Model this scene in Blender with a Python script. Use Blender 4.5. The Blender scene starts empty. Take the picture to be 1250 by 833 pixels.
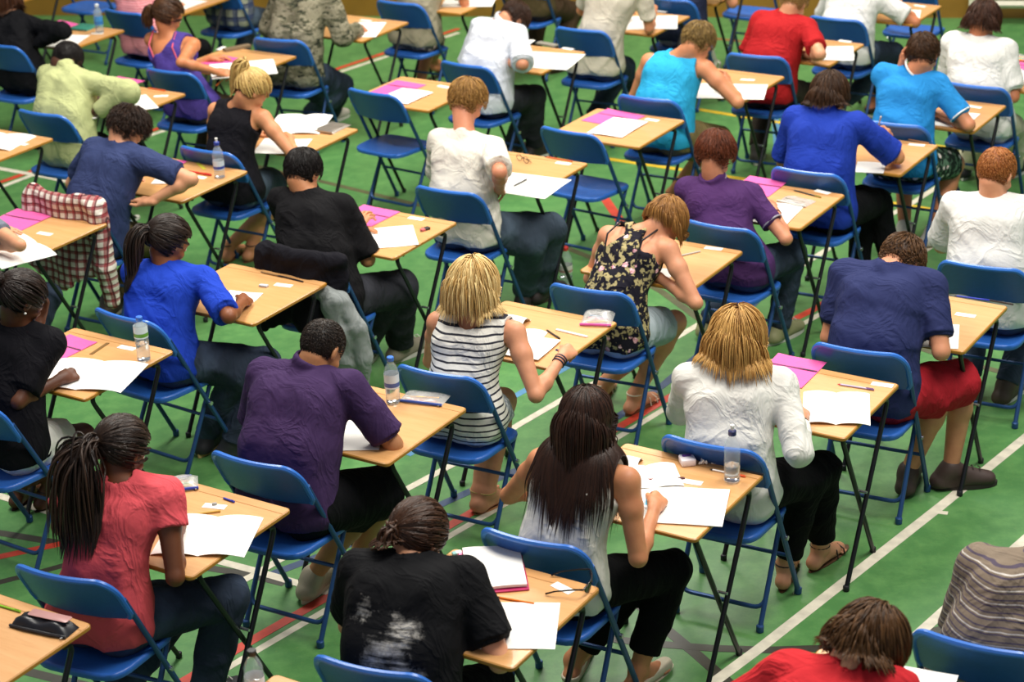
import bpy, math, random
import numpy as np
from mathutils import Matrix, Vector

random.seed(7); RNG = np.random.default_rng(11)
SC = bpy.context.scene
COL = SC.collection

# ------------------------------------------------------------------ camera, light, exposure
FPX, PITCH, ROLL, CAMH = 2422.54, math.radians(23.191), math.radians(-2.385), 4.208
cam_data = bpy.data.cameras.new('camera')
cam_data.sensor_width = 36.0
cam_data.lens = FPX / 1250.0 * 36.0
cam_data.clip_end = 100
cam_data.dof.use_dof = True
cam_data.dof.focus_distance = 7.9
cam_data.dof.aperture_fstop = 3.2
cam = bpy.data.objects.new('camera', cam_data); COL.objects.link(cam)
cam.matrix_world = (Matrix.Translation((0, 0, CAMH)) @ Matrix.Rotation(math.pi/2 - PITCH, 4, 'X') @ Matrix.Rotation(ROLL, 4, 'Z'))
SC.camera = cam
world = bpy.data.worlds.new('hall_air'); SC.world = world; world.use_nodes = True
wb = world.node_tree.nodes['Background']
wb.inputs[0].default_value = (0.80, 0.86, 1.0, 1); wb.inputs[1].default_value = 0.26
def area(name, loc, size, energy, color, aim=(0, 10, 0)):
    l = bpy.data.lights.new(name, 'AREA'); l.shape = 'RECTANGLE'; l.size, l.size_y = size
    l.energy = energy; l.color = color
    o = bpy.data.objects.new(name, l); COL.objects.link(o); o.location = loc
    o.rotation_euler = (Vector(aim) - Vector(loc)).to_track_quat('-Z', 'Y').to_euler()
    return o
area('hall_ceiling_lamps_near', (2.5, 6.5, 6.6), (5.0, 1.6), 400, (1.0, 0.96, 0.88), (1.0, 8.0, 0))
area('hall_ceiling_lamps_middle', (-2.0, 10.0, 6.8), (5.0, 1.6), 400, (1.0, 0.96, 0.88), (-1.0, 9.8, 0))
area('hall_ceiling_lamps_far', (2.0, 14.0, 6.8), (5.0, 1.6), 430, (1.0, 0.96, 0.88), (1.0, 13.0, 0))
SC.view_settings.view_transform = 'Standard'; SC.view_settings.look = 'None'
SC.view_settings.exposure = 0.35; SC.view_settings.gamma = 1.0
SC.view_settings.use_curve_mapping = False

# ------------------------------------------------------------------ from a photo pixel to a place
CP, SP, CR, SR = math.cos(PITCH), math.sin(PITCH), math.cos(ROLL), math.sin(ROLL)
def ray(px, py):
    u, v = px - 625.0, py - 416.5
    a, b = CR*u + SR*v, -SR*u + CR*v
    return np.array([a, FPX*CP - b*SP, -FPX*SP - b*CP])
CAMP = np.array([0, 0, CAMH])
def at(px, py, z=0.0):
    d = ray(px, py); t = (z - CAMH)/d[2]
    return CAMP + d*t
def at_plane(px, py, point, normal):
    d = ray(px, py); t = np.dot(np.asarray(point) - CAMP, normal)/np.dot(d, normal)
    return CAMP + d*t
def frame(yaw):
    c, s = math.cos(yaw), math.sin(yaw)
    return np.array([c, s, 0.]), np.array([-s, c, 0.])

# ------------------------------------------------------------------ materials
def lin(h):
    h = h.lstrip('#'); v = [int(h[i:i+2], 16)/255 for i in (0, 2, 4)]
    return tuple((c/12.92 if c <= .04045 else ((c+.055)/1.055)**2.4) for c in v) + (1,)
MATS = {}
class NT:
    def __init__(s, name):
        s.m = bpy.data.materials.new(name); s.m.use_nodes = True
        s.t = s.m.node_tree; s.b = s.t.nodes['Principled BSDF']
    def n(s, kind, **kw):
        x = s.t.nodes.new(kind)
        for k, v in kw.items():
            if hasattr(x, k) and k not in x.inputs: setattr(x, k, v)
            else: x.inputs[k].default_value = v
        return x
    def l(s, a, b): s.t.links.new(a, b)
    def coord(s): return s.n('ShaderNodeTexCoord').outputs['Object']
    def noise(s, scale, detail=3, rough=.5, vec=None, dist=0.):
        x = s.n('ShaderNodeTexNoise'); x.inputs['Scale'].default_value = scale; x.inputs['Detail'].default_value = detail
        x.inputs['Roughness'].default_value = rough; x.inputs['Distortion'].default_value = dist
        s.l(vec if vec is not None else s.coord(), x.inputs['Vector']); return x.outputs['Fac']
    def ramp(s, fac, stops, interp='LINEAR'):
        r = s.n('ShaderNodeValToRGB'); r.color_ramp.interpolation = interp
        e = r.color_ramp.elements
        while len(e) < len(stops): e.new(.5)
        for i, (p, c) in enumerate(stops): e[i].position = p; e[i].color = c
        s.l(fac, r.inputs[0]); return r.outputs[0]
    def mix(s, fac, a, b, mode='MIX'):
        x = s.n('ShaderNodeMix', data_type='RGBA', blend_type=mode)
        for sock, v in ((x.inputs[0], fac), (x.inputs[6], a), (x.inputs[7], b)):
            if hasattr(v, 'links'): s.l(v, sock)
            else: sock.default_value = v
        return x.outputs[2]
    def math(s, op, a, b=0.0, c=0.0):
        x = s.n('ShaderNodeMath', operation=op)
        for i, v in enumerate((a, b, c)):
            if hasattr(v, 'links'): s.l(v, x.inputs[i])
            else: x.inputs[i].default_value = v
        return x.outputs[0]
    def dot(s, vec, axis):
        x = s.n('ShaderNodeVectorMath', operation='DOT_PRODUCT'); s.l(vec, x.inputs[0]); x.inputs[1].default_value = axis
        return x.outputs['Value']
    def bump(s, h, strength=.3, dist=.01):
        x = s.n('ShaderNodeBump'); x.inputs['Strength'].default_value = strength; x.inputs['Distance'].default_value = dist
        s.l(h, x.inputs['Height']); s.l(x.outputs[0], s.b.inputs['Normal'])
    def color(s, c):
        if hasattr(c, 'links'): s.l(c, s.b.inputs['Base Color'])
        else: s.b.inputs['Base Color'].default_value = c
    def rough(s, r): s.b.inputs['Roughness'].default_value = r
def plain(name, hexcol, rough=.5, metal=0., bump=0., scale=60, var=.06):
    if name in MATS: return MATS[name]
    t = NT(name); c = lin(hexcol)
    if var:
        n = t.noise(scale*.25, 4)
        d = tuple(x*(1-var*2.2) for x in c[:3]) + (1,); b = tuple(min(1, x*(1+var)) for x in c[:3]) + (1,)
        t.color(t.ramp(n, [(.3, d), (.7, b)]))
    else: t.color(c)
    t.rough(rough); t.b.inputs['Metallic'].default_value = metal
    if bump: t.bump(t.noise(scale, 3), bump, .004)
    MATS[name] = t.m; return t.m
def cloth(name, hexcol, pattern=None, rough=.85, axis=(0, 0, 1), hex2='#000000', scale=20., duty=.5, hex3=None):
    """woven cloth: creases and weave in the bump, printed or woven patterns in the colour"""
    if name in MATS: return MATS[name]
    t = NT(name); c = lin(hexcol); co = t.coord()
    a = t.noise(7, 4, .6, co, .6); wv = t.noise(240, 2, .5, co)
    base = t.mix(t.math('MULTIPLY', t.noise(14, 5), .25), c, tuple(x*.72 for x in c[:3]) + (1,))
    if pattern == 'stripe':
        w = t.math('FRACT', t.math('MULTIPLY', t.math('ADD', t.dot(co, axis), t.math('MULTIPLY', t.noise(6, 2), .012)), scale))
        base = t.mix(t.math('LESS_THAN', w, duty), base, lin(hex2))
    elif pattern == 'twostripe':
        p = t.math('MULTIPLY', t.math('ADD', t.dot(co, axis), t.math('MULTIPLY', t.noise(6, 2), .006)), scale)
        base = t.mix(t.math('LESS_THAN', t.math('FRACT', p), duty), base, lin(hex2))
        base = t.mix(t.math('LESS_THAN', t.math('FRACT', t.math('ADD', t.math('MULTIPLY', p, .5), .3)), duty*.35), base, lin(hex3))
    elif pattern == 'camo':
        for s, h, th in ((9, hex2, .53), (12, hex3, .57), (16, '#2d3027', .60)):
            m = t.n('ShaderNodeMapping'); m.inputs['Scale'].default_value = (1, 1, 2.2); m.inputs['Location'].default_value = (s, s*2, s); t.l(co, m.inputs[0])
            base = t.mix(t.ramp(t.noise(s, 4, .65, m.outputs[0]), [(th-.015, (0, 0, 0, 1)), (th+.015, (1, 1, 1, 1))]), base, lin(h))
    elif pattern == 'floral':
        m1 = t.ramp(t.noise(34, 3, .6, co), [(.53, (0, 0, 0, 1)), (.56, (1, 1, 1, 1))])
        base = t.mix(m1, base, lin(hex2))
        v = t.n('ShaderNodeTexVoronoi'); v.inputs['Scale'].default_value = 17; t.l(co, v.inputs['Vector'])
        pet = t.math('ADD', v.outputs['Distance'], t.math('MULTIPLY', t.noise(70, 2), .28))
        m2 = t.ramp(pet, [(.36, (1, 1, 1, 1)), (.40, (0, 0, 0, 1))])
        base = t.mix(m2, base, t.ramp(t.noise(60, 2), [(.4, lin(hex3)), (.6, lin('#f0cfd0'))]))
    elif pattern == 'plaid':
        def band(ax, sc, du, off):
            return t.math('LESS_THAN', t.math('FRACT', t.math('ADD', t.math('MULTIPLY', t.dot(co, ax), sc), off)), du)
        ax2 = (axis[1]+.9, -axis[0]+.25, .0) if abs(axis[2]) > .5 else (0, 0, 1)
        for ax in (axis, ax2):
            base = t.mix(t.math('MULTIPLY', band(ax, scale, .42, 0), .75), base, lin(hex2))
            base = t.mix(t.math('MULTIPLY', band(ax, scale, .10, .72), .8), base, lin(hex3))
    elif pattern == 'chalk':
        # dried chalk smears on the back of the shirt
        m = t.n('ShaderNodeMapping'); m.inputs['Rotation'].default_value = (.3, .9, .5); m.inputs['Scale'].default_value = (3, 9, 30); t.l(co, m.inputs[0])
        st = t.ramp(t.noise(2.2, 6, .7, m.outputs[0]), [(.40, (.05, .05, .05, 1)), (.62, (1, 1, 1, 1))])
        for (p, r) in (((.045, .02, .885), .035), ((.03, .0, .85), .04), ((-.03, -.01, .79), .045), ((.03, -.02, .76), .05), ((.06, -.03, .72), .045), ((-.10, .05, .90), .03)):
            x = t.n('ShaderNodeVectorMath', operation='DISTANCE'); t.l(co, x.inputs[0]); x.inputs[1].default_value = p
            blob = t.ramp(t.math('ADD', x.outputs['Value'], t.math('MULTIPLY', t.math('SUBTRACT', t.noise(16, 4, .7), .5), .16)), [(r*.4, (1, 1, 1, 1)), (r*1.5, (0, 0, 0, 1))])
            base = t.mix(t.mix(1, st, blob, 'MULTIPLY'), base, lin(hex2))
    elif pattern == 'denim':
        base = t.mix(t.ramp(t.noise(5, 3), [(.45, (0, 0, 0, 1)), (.75, (.45, .45, .45, 1))]), base, lin(hex2))
    t.color(base); t.rough(rough)
    t.b.inputs['Sheen Weight'].default_value = .0; t.b.inputs['Specular IOR Level'].default_value = .12
    mp = t.n('ShaderNodeMapping'); mp.inputs['Rotation'].default_value = (.5, .4, .7); mp.inputs['Scale'].default_value = (1.0, 1.9, .8); t.l(co, mp.inputs[0])
    rd = t.math('ABSOLUTE', t.math('SUBTRACT', t.noise(5.5, 3, .5, mp.outputs[0], 1.1), .5))
    rd = t.ramp(rd, [(0, (1, 1, 1, 1)), (.10, (.25, .25, .25, 1)), (.3, (0, 0, 0, 1))])
    h = t.math('ADD', t.math('ADD', t.math('MULTIPLY', a, .7), t.math('MULTIPLY', rd, .55)), t.math('MULTIPLY', wv, .05)); t.bump(h, .42, .024)
    MATS[name] = t.m; return t.m
def skin(hexcol):
    name = 'skin_' + hexcol.strip('#')
    c_ = lin(hexcol); c0_ = (c_[0]*.84, c_[1]*.72, c_[2]*.62, 1)
    if name in MATS: return MATS[name]
    t = NT(name); c = c0_
    n = t.noise(22, 4)
    t.color(t.ramp(n, [(.35, (c[0]*.94, c[1]*.86, c[2]*.84, 1)), (.65, (min(1, c[0]*1.05), c[1]*1.02, c[2]*1.0, 1))]))
    t.rough(.48); t.b.inputs['Subsurface Weight'].default_value = .0
    t.b.inputs['Specular IOR Level'].default_value = .35
    t.bump(t.noise(260, 2), .06, .002)
    MATS[name] = t.m; return t.m
def hairmat(hexa, hexb):
    name = 'hair_' + hexa.strip('#') + hexb.strip('#')
    if name in MATS: return MATS[name]
    t = NT(name)
    g = t.n('ShaderNodeNewGeometry').outputs['Random Per Island']
    t.color(t.ramp(g, [(.0, lin(hexa)), (1., lin(hexb))])); t.rough(.42)
    t.b.inputs['Specular IOR Level'].default_value = .28
    t.bump(t.noise(180, 2), .3, .003)
    MATS[name] = t.m; return t.m
def glassy(name, color=(1, 1, 1, 1), rough=.03, ior=1.33, alpha=None):
    if name in MATS: return MATS[name]
    t = NT(name); t.color(color); t.rough(rough); t.b.inputs['Transmission Weight'].default_value = 1; t.b.inputs['IOR'].default_value = ior
    if alpha: t.b.inputs['Alpha'].default_value = alpha
    MATS[name] = t.m; return t.m

# ------------------------------------------------------------------ mesh helpers
class MB:
    """collects shapes, then links them as one mesh object"""
    def __init__(s): s.v = []; s.f = []; s.mi = []
    def add(s, verts, faces, m=0):
        o = len(s.v); s.v.extend([tuple(map(float, p)) for p in verts]); s.f.extend([tuple(i+o for i in f) for f in faces]); s.mi.extend([m]*len(faces)); return s
    def box(s, c, d, m=0, R=None, bev=0.0):
        c = np.array(c, float); h = np.array(d, float)/2
        b = min(bev, min(h)*.9)
        if b <= 0:
            P = [(x, y, z) for x in (-1, 1) for y in (-1, 1) for z in (-1, 1)]
            P = np.array(P)*h; F = [(0, 1, 3, 2), (4, 6, 7, 5), (0, 4, 5, 1), (2, 3, 7, 6), (0, 2, 6, 4), (1, 5, 7, 3)]
        else:
            return s.rbox(c, d, b, m, R)
        if R is not None: P = P @ np.array(R).T
        return s.add(P + c, F, m)
    def rbox(s, c, d, b, m=0, R=None, seg=4, r=None):
        """slab with rounded vertical corners (radius r) and softened top and bottom edges (b)"""
        w, l, h = d[0]/2, d[1]/2, d[2]/2; r = r if r else min(b*2, w*.9, l*.9)
        def ring(ins, z):
            pts = []
            rr = max(r-ins, 1e-4)
            for (cx, cy, a0) in ((w-r, l-r, 0), (-w+r, l-r, 90), (-w+r, -l+r, 180), (w-r, -l+r, 270)):
                for k in range(seg+1):
                    a = math.radians(a0 + 90*k/seg); pts.append((cx + rr*math.cos(a), cy + rr*math.sin(a), z))
            return pts
        rings = [ring(b, -h), ring(b*.3, -h+b*.3), ring(0, -h+b), ring(0, h-b), ring(b*.3, h-b*.3), ring(b, h)]
        return s.loft(rings, m, True, np.array(R) if R is not None else None, np.array(c, float))
    def loft(s, rings, m=0, cap=True, R=None, off=None, closed=True):
        n = len(rings[0]); V = np.array([p for r in rings for p in r], float)
        if R is not None: V = V @ R.T
        if off is not None: V = V + off
        F = []
        for i in range(len(rings)-1):
            for k in range(n if closed else n-1):
                a = i*n + k; b = i*n + (k+1) % n; F.append((a, b, b+n, a+n))
        if cap: F.append(tuple(range(n-1, -1, -1))); F.append(tuple((len(rings)-1)*n + k for k in range(n)))
        return s.add(V, F, m)
    def tube(s, pts, r, m=0, seg=10, cap=True, flat=1.0):
        pts = [np.array(p, float) for p in pts]
        rs = list(r) if hasattr(r, '__len__') else [r]*len(pts)
        keep = [0] + [i for i in range(1, len(pts)) if np.linalg.norm(pts[i] - pts[i-1]) > 1e-7]
        pts = [pts[i] for i in keep]; rs = [rs[i] for i in keep]; n = len(pts)
        rings = []; up = None
        for i, p in enumerate(pts):
            t = pts[min(i+1, n-1)] - pts[max(i-1, 0)]; t = t/(np.linalg.norm(t)+1e-9)
            if up is None:
                up = np.array([0, 0, 1.]) if abs(t[2]) < .9 else np.array([0, 1., 0])
            x = np.cross(up, t); x /= np.linalg.norm(x)+1e-9; y = np.cross(t, x); up = y
            rings.append([p + rs[i]*(math.cos(a)*x + flat*math.sin(a)*y) for a in [2*math.pi*k/seg for k in range(seg)]])
        return s.loft(rings, m, cap)
    def lathe(s, prof, c=(0, 0, 0), m=0, seg=20, cap=True, mis=None):
        rings = [[(c[0] + r*math.cos(2*math.pi*k/seg), c[1] + r*math.sin(2*math.pi*k/seg), c[2] + z) for k in range(seg)] for r, z in prof]
        return s.loft(rings, m, cap)
    def build(s, name, mats, parent=None, smooth=True, loc=None, rotz=None, sharp=40):
        me = bpy.data.meshes.new(name); me.from_pydata(s.v, [], s.f)
        for mt in (mats if isinstance(mats, (list, tuple)) else [mats]): me.materials.append(mt)
        me.polygons.foreach_set('material_index', s.mi)
        if smooth: me.shade_smooth(); me.set_sharp_from_angle(angle=math.radians(sharp))
        o = bpy.data.objects.new(name, me); COL.objects.link(o)
        if parent is not None: o.parent = parent
        if loc is not None: o.location = loc
        if rotz is not None: o.rotation_euler = (0, 0, rotz)
        return o
def tag(o, label=None, cat=None, group=None, kind=None):
    if label: o['label'] = label
    if cat: o['category'] = cat
    if group: o['group'] = group
    if kind: o['kind'] = kind
    return o
def empty(name, loc, rz=0.):
    o = bpy.data.objects.new(name, None); COL.objects.link(o); o.empty_display_size = .1
    o.location = tuple(float(x) for x in loc); o.rotation_euler = (0, 0, rz); return o
def copy_tree(o, parent=None):
    c = o.copy(); COL.objects.link(c)
    if parent is not None: c.parent = parent
    for ch in list(o.children): copy_tree(ch, c)
    return c
def arc(p0, p1, p2, n=6):
    """rounded corner through three points"""
    p0, p1, p2 = (np.array(p, float) for p in (p0, p1, p2))
    return [(1-t)**2*p0 + 2*t*(1-t)*p1 + t*t*p2 for t in np.linspace(0, 1, n)]

# ------------------------------------------------------------------ smooth bodies from a distance field
def unit(v): v = np.asarray(v, float); return v/(np.linalg.norm(v)+1e-12)
class Field:
    def __init__(s, lo, hi, h):
        s.h = h; s.lo = np.array(lo, float) - 3*h; n = np.ceil((np.array(hi, float) + 3*h - s.lo)/h).astype(int) + 1
        s.n = n; s.a = np.full(n, .2, np.float32)
        s.ax = [(s.lo[i] + h*np.arange(n[i])).astype(np.float32) for i in range(3)]
    def sub(s, lo, hi):
        i0 = np.maximum(np.floor((np.array(lo) - s.lo)/s.h).astype(int), 0); i1 = np.minimum(np.ceil((np.array(hi) - s.lo)/s.h).astype(int) + 1, s.n)
        if (i1 <= i0).any(): return None, None
        sl = tuple(slice(a, b) for a, b in zip(i0, i1))
        X = s.ax[0][sl[0]][:, None, None]; Y = s.ax[1][sl[1]][None, :, None]; Z = s.ax[2][sl[2]][None, None, :]
        return sl, (X, Y, Z)
    def put(s, sl, d, k, op):
        a = s.a[sl]
        if op == 'add':
            if k > 0:
                hh = np.maximum(k - np.abs(a - d), 0)/k; s.a[sl] = np.minimum(a, d) - hh*hh*k*.25
            else: s.a[sl] = np.minimum(a, d)
        else:
            d = -d
            if k > 0:
                hh = np.maximum(k - np.abs(a - d), 0)/k; s.a[sl] = np.maximum(a, d) + hh*hh*k*.25
            else: s.a[sl] = np.maximum(a, d)
    def rc(s, a, b, ra, rb, k=.02, op='add', sq=None, q=1., cut=False, cuta=False):
        a = np.asarray(a, float); b = np.asarray(b, float); m = max(ra, rb)*max(1, q) + k + 2*s.h
        sl, P = s.sub(np.minimum(a, b) - m, np.maximum(a, b) + m)
        if sl is None: return
        px, py, pz = P[0] - np.float32(a[0]), P[1] - np.float32(a[1]), P[2] - np.float32(a[2])
        ba = (b - a).astype(np.float32); L = float(ba @ ba) + 1e-9
        t = np.clip((px*ba[0] + py*ba[1] + pz*ba[2])/L, 0, 1)
        r = ra + (rb - ra)*t
        dx, dy, dz = px - ba[0]*t, py - ba[1]*t, pz - ba[2]*t
        if sq is not None:
            n = unit(sq).astype(np.float32); e = (dx*n[0] + dy*n[1] + dz*n[2])*np.float32(1/q - 1)
            dx, dy, dz = dx + n[0]*e, dy + n[1]*e, dz + n[2]*e
        d = (np.sqrt(dx*dx + dy*dy + dz*dz) - r)*np.float32(min(1, q))
        if cut or cuta:
            u = (ba/math.sqrt(L)).astype(np.float32); along = px*u[0] + py*u[1] + pz*u[2]
            if cut: d = np.maximum(d, along - np.float32(math.sqrt(L)))
            if cuta: d = np.maximum(d, -along)
        s.put(sl, d, k, op)
    def ell(s, c, R, r, k=.02, op='add'):
        c = np.asarray(c, float); r = np.asarray(r, float); m = max(r) + k + 2*s.h
        sl, P = s.sub(c - m, c + m)
        if sl is None: return
        R = np.asarray(R, np.float32)          # columns = axes
        px, py, pz = P[0] - np.float32(c[0]), P[1] - np.float32(c[1]), P[2] - np.float32(c[2])
        q = [(px*R[0, i] + py*R[1, i] + pz*R[2, i]) for i in range(3)]
        k0 = np.sqrt(sum((q[i]/np.float32(r[i]))**2 for i in range(3))); k1 = np.sqrt(sum((q[i]/np.float32(r[i]**2))**2 for i in range(3))) + 1e-6
        s.put(sl, k0*(k0 - 1)/k1, k, op)
    def torus(s, c, ax, R, r, k=.005):
        c = np.asarray(c, float); m = R + r + k + 2*s.h; sl, P = s.sub(c - m, c + m)
        if sl is None: return
        n = unit(ax).astype(np.float32); px, py, pz = (P[i] - np.float32(c[i]) for i in range(3))
        h = px*n[0] + py*n[1] + pz*n[2]; rr = np.sqrt(np.maximum(px*px + py*py + pz*pz - h*h, 0))
        s.put(sl, np.sqrt((rr - R)**2 + (h*.45)**2) - r, k, 'add')
    def half(s, p, n, k=0.):
        """cut away everything on the +n side of p"""
        n = unit(n).astype(np.float32); X, Y, Z = s.ax[0][:, None, None], s.ax[1][None, :, None], s.ax[2][None, None, :]
        d = (X - np.float32(p[0]))*n[0] + (Y - np.float32(p[1]))*n[1] + (Z - np.float32(p[2]))*n[2]
        s.a = np.maximum(s.a, d)
    def folds(s, amp, seed, scale=1.):
        r = np.random.default_rng(seed); X, Y, Z = s.ax[0][:, None, None], s.ax[1][None, :, None], s.ax[2][None, None, :]
        tot = np.zeros_like(s.a)
        w = np.float32(.35)*np.sin(X*11 + Z*7 + np.float32(r.uniform(0, 6))) + np.float32(.35)*np.sin(Y*13 - Z*9)
        for i in range(3):
            kx, ky, kz = r.normal(size=3); nn = math.sqrt(kx*kx + ky*ky + kz*kz*1.0); f = scale*r.uniform(38, 75)
            ph = np.float32(r.uniform(0, 6))
            v = np.sin((X*np.float32(kx) + Y*np.float32(ky) + Z*np.float32(kz))*np.float32(f/nn) + ph + w*np.float32(3.5))
            tot += np.maximum(v, -.3)**2*np.sign(v)
        s.a -= np.float32(amp)*tot*.6
    def mesh(s):
        a = s.a; ins = a < 0; c = np.zeros(tuple(np.array(a.shape) - 1), np.uint8)
        for i in (0, 1):
            for j in (0, 1):
                for k in (0, 1):
                    c += ins[i:a.shape[0]-1+i, j:a.shape[1]-1+j, k:a.shape[2]-1+k]
        act = np.argwhere((c > 0) & (c < 8))
        if len(act) == 0: return np.zeros((0, 3)), np.zeros((0, 4), int)
        offs = np.array([(i, j, k) for i in (0, 1) for j in (0, 1) for k in (0, 1)])
        V = np.stack([a[act[:, 0]+o[0], act[:, 1]+o[1], act[:, 2]+o[2]] for o in offs], 1)
        acc = np.zeros((len(act), 3)); cnt = np.zeros(len(act))
        for p in range(8):
            for q in range(p+1, 8):
                if np.abs(offs[p] - offs[q]).sum() != 1: continue
                va, vb = V[:, p], V[:, q]; cr = (va < 0) != (vb < 0)
                t = np.where(cr, va/(va - vb + 1e-12), 0)[:, None]
                acc += np.where(cr[:, None], offs[p] + t*(offs[q] - offs[p]), 0); cnt += cr
        verts = (act + acc/cnt[:, None])*s.h + s.lo
        idx = np.full(c.shape, -1, np.int32); idx[act[:, 0], act[:, 1], act[:, 2]] = np.arange(len(act))
        F = []
        for ax in range(3):
            sh = [slice(None)]*3; sh2 = [slice(None)]*3; sh[ax] = slice(0, -1); sh2[ax] = slice(1, None)
            A, B = ins[tuple(sh)], ins[tuple(sh2)]; e = np.argwhere(A != B)
            o1, o2 = (ax+1) % 3, (ax+2) % 3
            ok = (e[:, o1] > 0) & (e[:, o2] > 0) & (e[:, o1] < a.shape[o1]-1) & (e[:, o2] < a.shape[o2]-1); e = e[ok]
            def cell(d1, d2):
                x = e.copy(); x[:, o1] -= d1; x[:, o2] -= d2; return idx[x[:, 0], x[:, 1], x[:, 2]]
            q = np.stack([cell(1, 1), cell(0, 1), cell(0, 0), cell(1, 0)], 1)
            fl = ~A[e[:, 0], e[:, 1], e[:, 2]]; q[fl] = q[fl][:, ::-1]
            F.append(q[(q >= 0).all(1)])
        return verts, np.concatenate(F)
def mesh_from_arrays(name, verts, quads, mat, parent=None):
    me = bpy.data.meshes.new(name); nv, nf = len(verts), len(quads)
    me.vertices.add(nv); me.vertices.foreach_set('co', np.asarray(verts, np.float32).ravel())
    nl = quads.shape[1]
    me.loops.add(nf*nl); me.loops.foreach_set('vertex_index', np.asarray(quads, np.int32).ravel())
    me.polygons.add(nf); me.polygons.foreach_set('loop_start', np.arange(nf, dtype=np.int32)*nl)
    try: me.polygons.foreach_set('loop_total', np.full(nf, nl, np.int32))
    except Exception: pass
    me.update(calc_edges=True); me.validate()
    for m in (mat if isinstance(mat, (list, tuple)) else [mat]): me.materials.append(m)
    me.shade_smooth()
    o = bpy.data.objects.new(name, me); COL.objects.link(o)
    if parent is not None: o.parent = parent
    return o
def strands(paths, w0, w1, sides=3):
    """paths: (N, S, 3) hair locks -> tapered three-sided locks in one array mesh"""
    P = np.asarray(paths, float); N, S, _ = P.shape
    T = np.gradient(P, axis=1); T /= np.linalg.norm(T, axis=2, keepdims=True) + 1e-9
    ref = RNG.normal(size=(N, 1, 3)); X = np.cross(ref, T); X /= np.linalg.norm(X, axis=2, keepdims=True) + 1e-9; Y = np.cross(T, X)
    s = np.linspace(0, 1, S)[None, :, None]; w = w0 + (w1 - w0)*s; w = w*np.minimum(1, (1.02 - s)*5)
    V = np.stack([P + w*(math.cos(a)*X + math.sin(a)*Y) for a in [2*math.pi*i/sides for i in range(sides)]], 2)
    verts = V.reshape(-1, 3); base = (np.arange(N)*S*sides)[:, None, None] + (np.arange(S-1)*sides)[None, :, None] + np.arange(sides)[None, None, :]
    nxt = (np.arange(N)*S*sides)[:, None, None] + (np.arange(S-1)*sides)[None, :, None] + ((np.arange(sides)+1) % sides)[None, None, :]
    q = np.stack([base, nxt, nxt + sides, base + sides], -1).reshape(-1, 4)
    return verts, q

# ------------------------------------------------------------------ people
DESK_Z = 0.75; SEAT = 0.455
UP = np.array([0, 0, 1.])
def ik(S, H, hint, l1, l2):
    S, H, hint = (np.asarray(x, float) for x in (S, H, hint)); d = H - S; D = np.linalg.norm(d)
    if D > (l1 + l2)*.995:
        k = D/((l1 + l2)*.995)
        if k < 1.10: l1 *= k*1.002; l2 *= k*1.002
        else:
            l1 *= 1.10; l2 *= 1.10; H = S + d/D*(l1 + l2)*.995; d = H - S; D = np.linalg.norm(d)
    u = d/D; a = (D*D + l1*l1 - l2*l2)/(2*D); a = max(-l1, min(l1, a)); hh = math.sqrt(max(l1*l1 - a*a, 1e-6))
    w = hint - S; w = w - u*(w @ u); w = w/(np.linalg.norm(w) + 1e-9)
    return S + u*a + w*hh, H
def rotv(v, ax, ang):
    ax = unit(ax); v = np.asarray(v, float); c, s = math.cos(ang), math.sin(ang)
    return v*c + np.cross(ax, v)*s + ax*(ax @ v)*(1 - c)
def hand(F, W, d, n, s, pose, sc=1.):
    """palm, four bent fingers and a thumb; d towards the fingers, n out of the palm, s towards the thumb"""
    d = unit(d); n = unit(n - d*(n @ d)); s = unit(s - d*(s @ d) - n*(s @ n))
    P = lambda x, y, z=0: W + (s*x + d*y + n*z)*sc
    F.rc(P(0, -.02), P(.002, .02), .026*sc, .030*sc, .012, sq=n, q=.72)
    F.rc(P(.012, .02), P(.018, .078), .026*sc, .022*sc, .010, sq=n, q=.55)
    F.rc(P(-.012, .02), P(-.02, .072), .024*sc, .021*sc, .010, sq=n, q=.55)
    F.rc(P(.02, .015, .008), P(.032, .045, .014), .016*sc, .013*sc, .01)
    bends = {'write': [(38, 50, 25), (45, 55, 30), (55, 65, 35), (60, 70, 40)], 'rest': [(14, 20, 12), (16, 24, 14), (20, 26, 16), (26, 30, 18)],
             'fist': [(62, 80, 40), (66, 84, 45), (70, 84, 45), (74, 84, 45)], 'flat': [(5, 8, 5), (5, 10, 6), (6, 12, 6), (8, 14, 8)]}[pose]
    lens = [(.038, .024, .020), (.043, .027, .021), (.039, .025, .020), (.031, .020, .018)]
    tips = []
    for i in range(4):
        p = P(.030 - .0195*i, .080 - (.003, 0, .004, .012)[i]); dd = rotv(d, n, math.radians((-7, -2, 4, 10)[i])*(1 if np.dot(np.cross(d, s), n) < 0 else -1)); r = (.0088, .0092, .0086, .0076)[i]*sc
        for j in range(3):
            ax = np.cross(dd, n); dd = unit(rotv(dd, ax, math.radians(bends[i][j])))
            nn = unit(rotv(n, ax, math.radians(bends[i][j]))); q = p + dd*lens[i][j]*sc
            F.rc(p, q, r, r*.93, .003); p = q; n_ = nn; r *= .93
            n = n if j == 2 else n
        tips.append(p)
    t0, t1 = P(.030, .040, .012), P(.046, .070, .022)
    t2 = (tips[0]*.55 + P(.045, .09, .03)*.45) if pose in ('write', 'fist') else P(.056, .100, .018)
    F.rc(t0, t1, .0125*sc, .0105*sc, .006); F.rc(t1, t2, .0105*sc, .0085*sc, .004)
    return tips, t2
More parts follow.
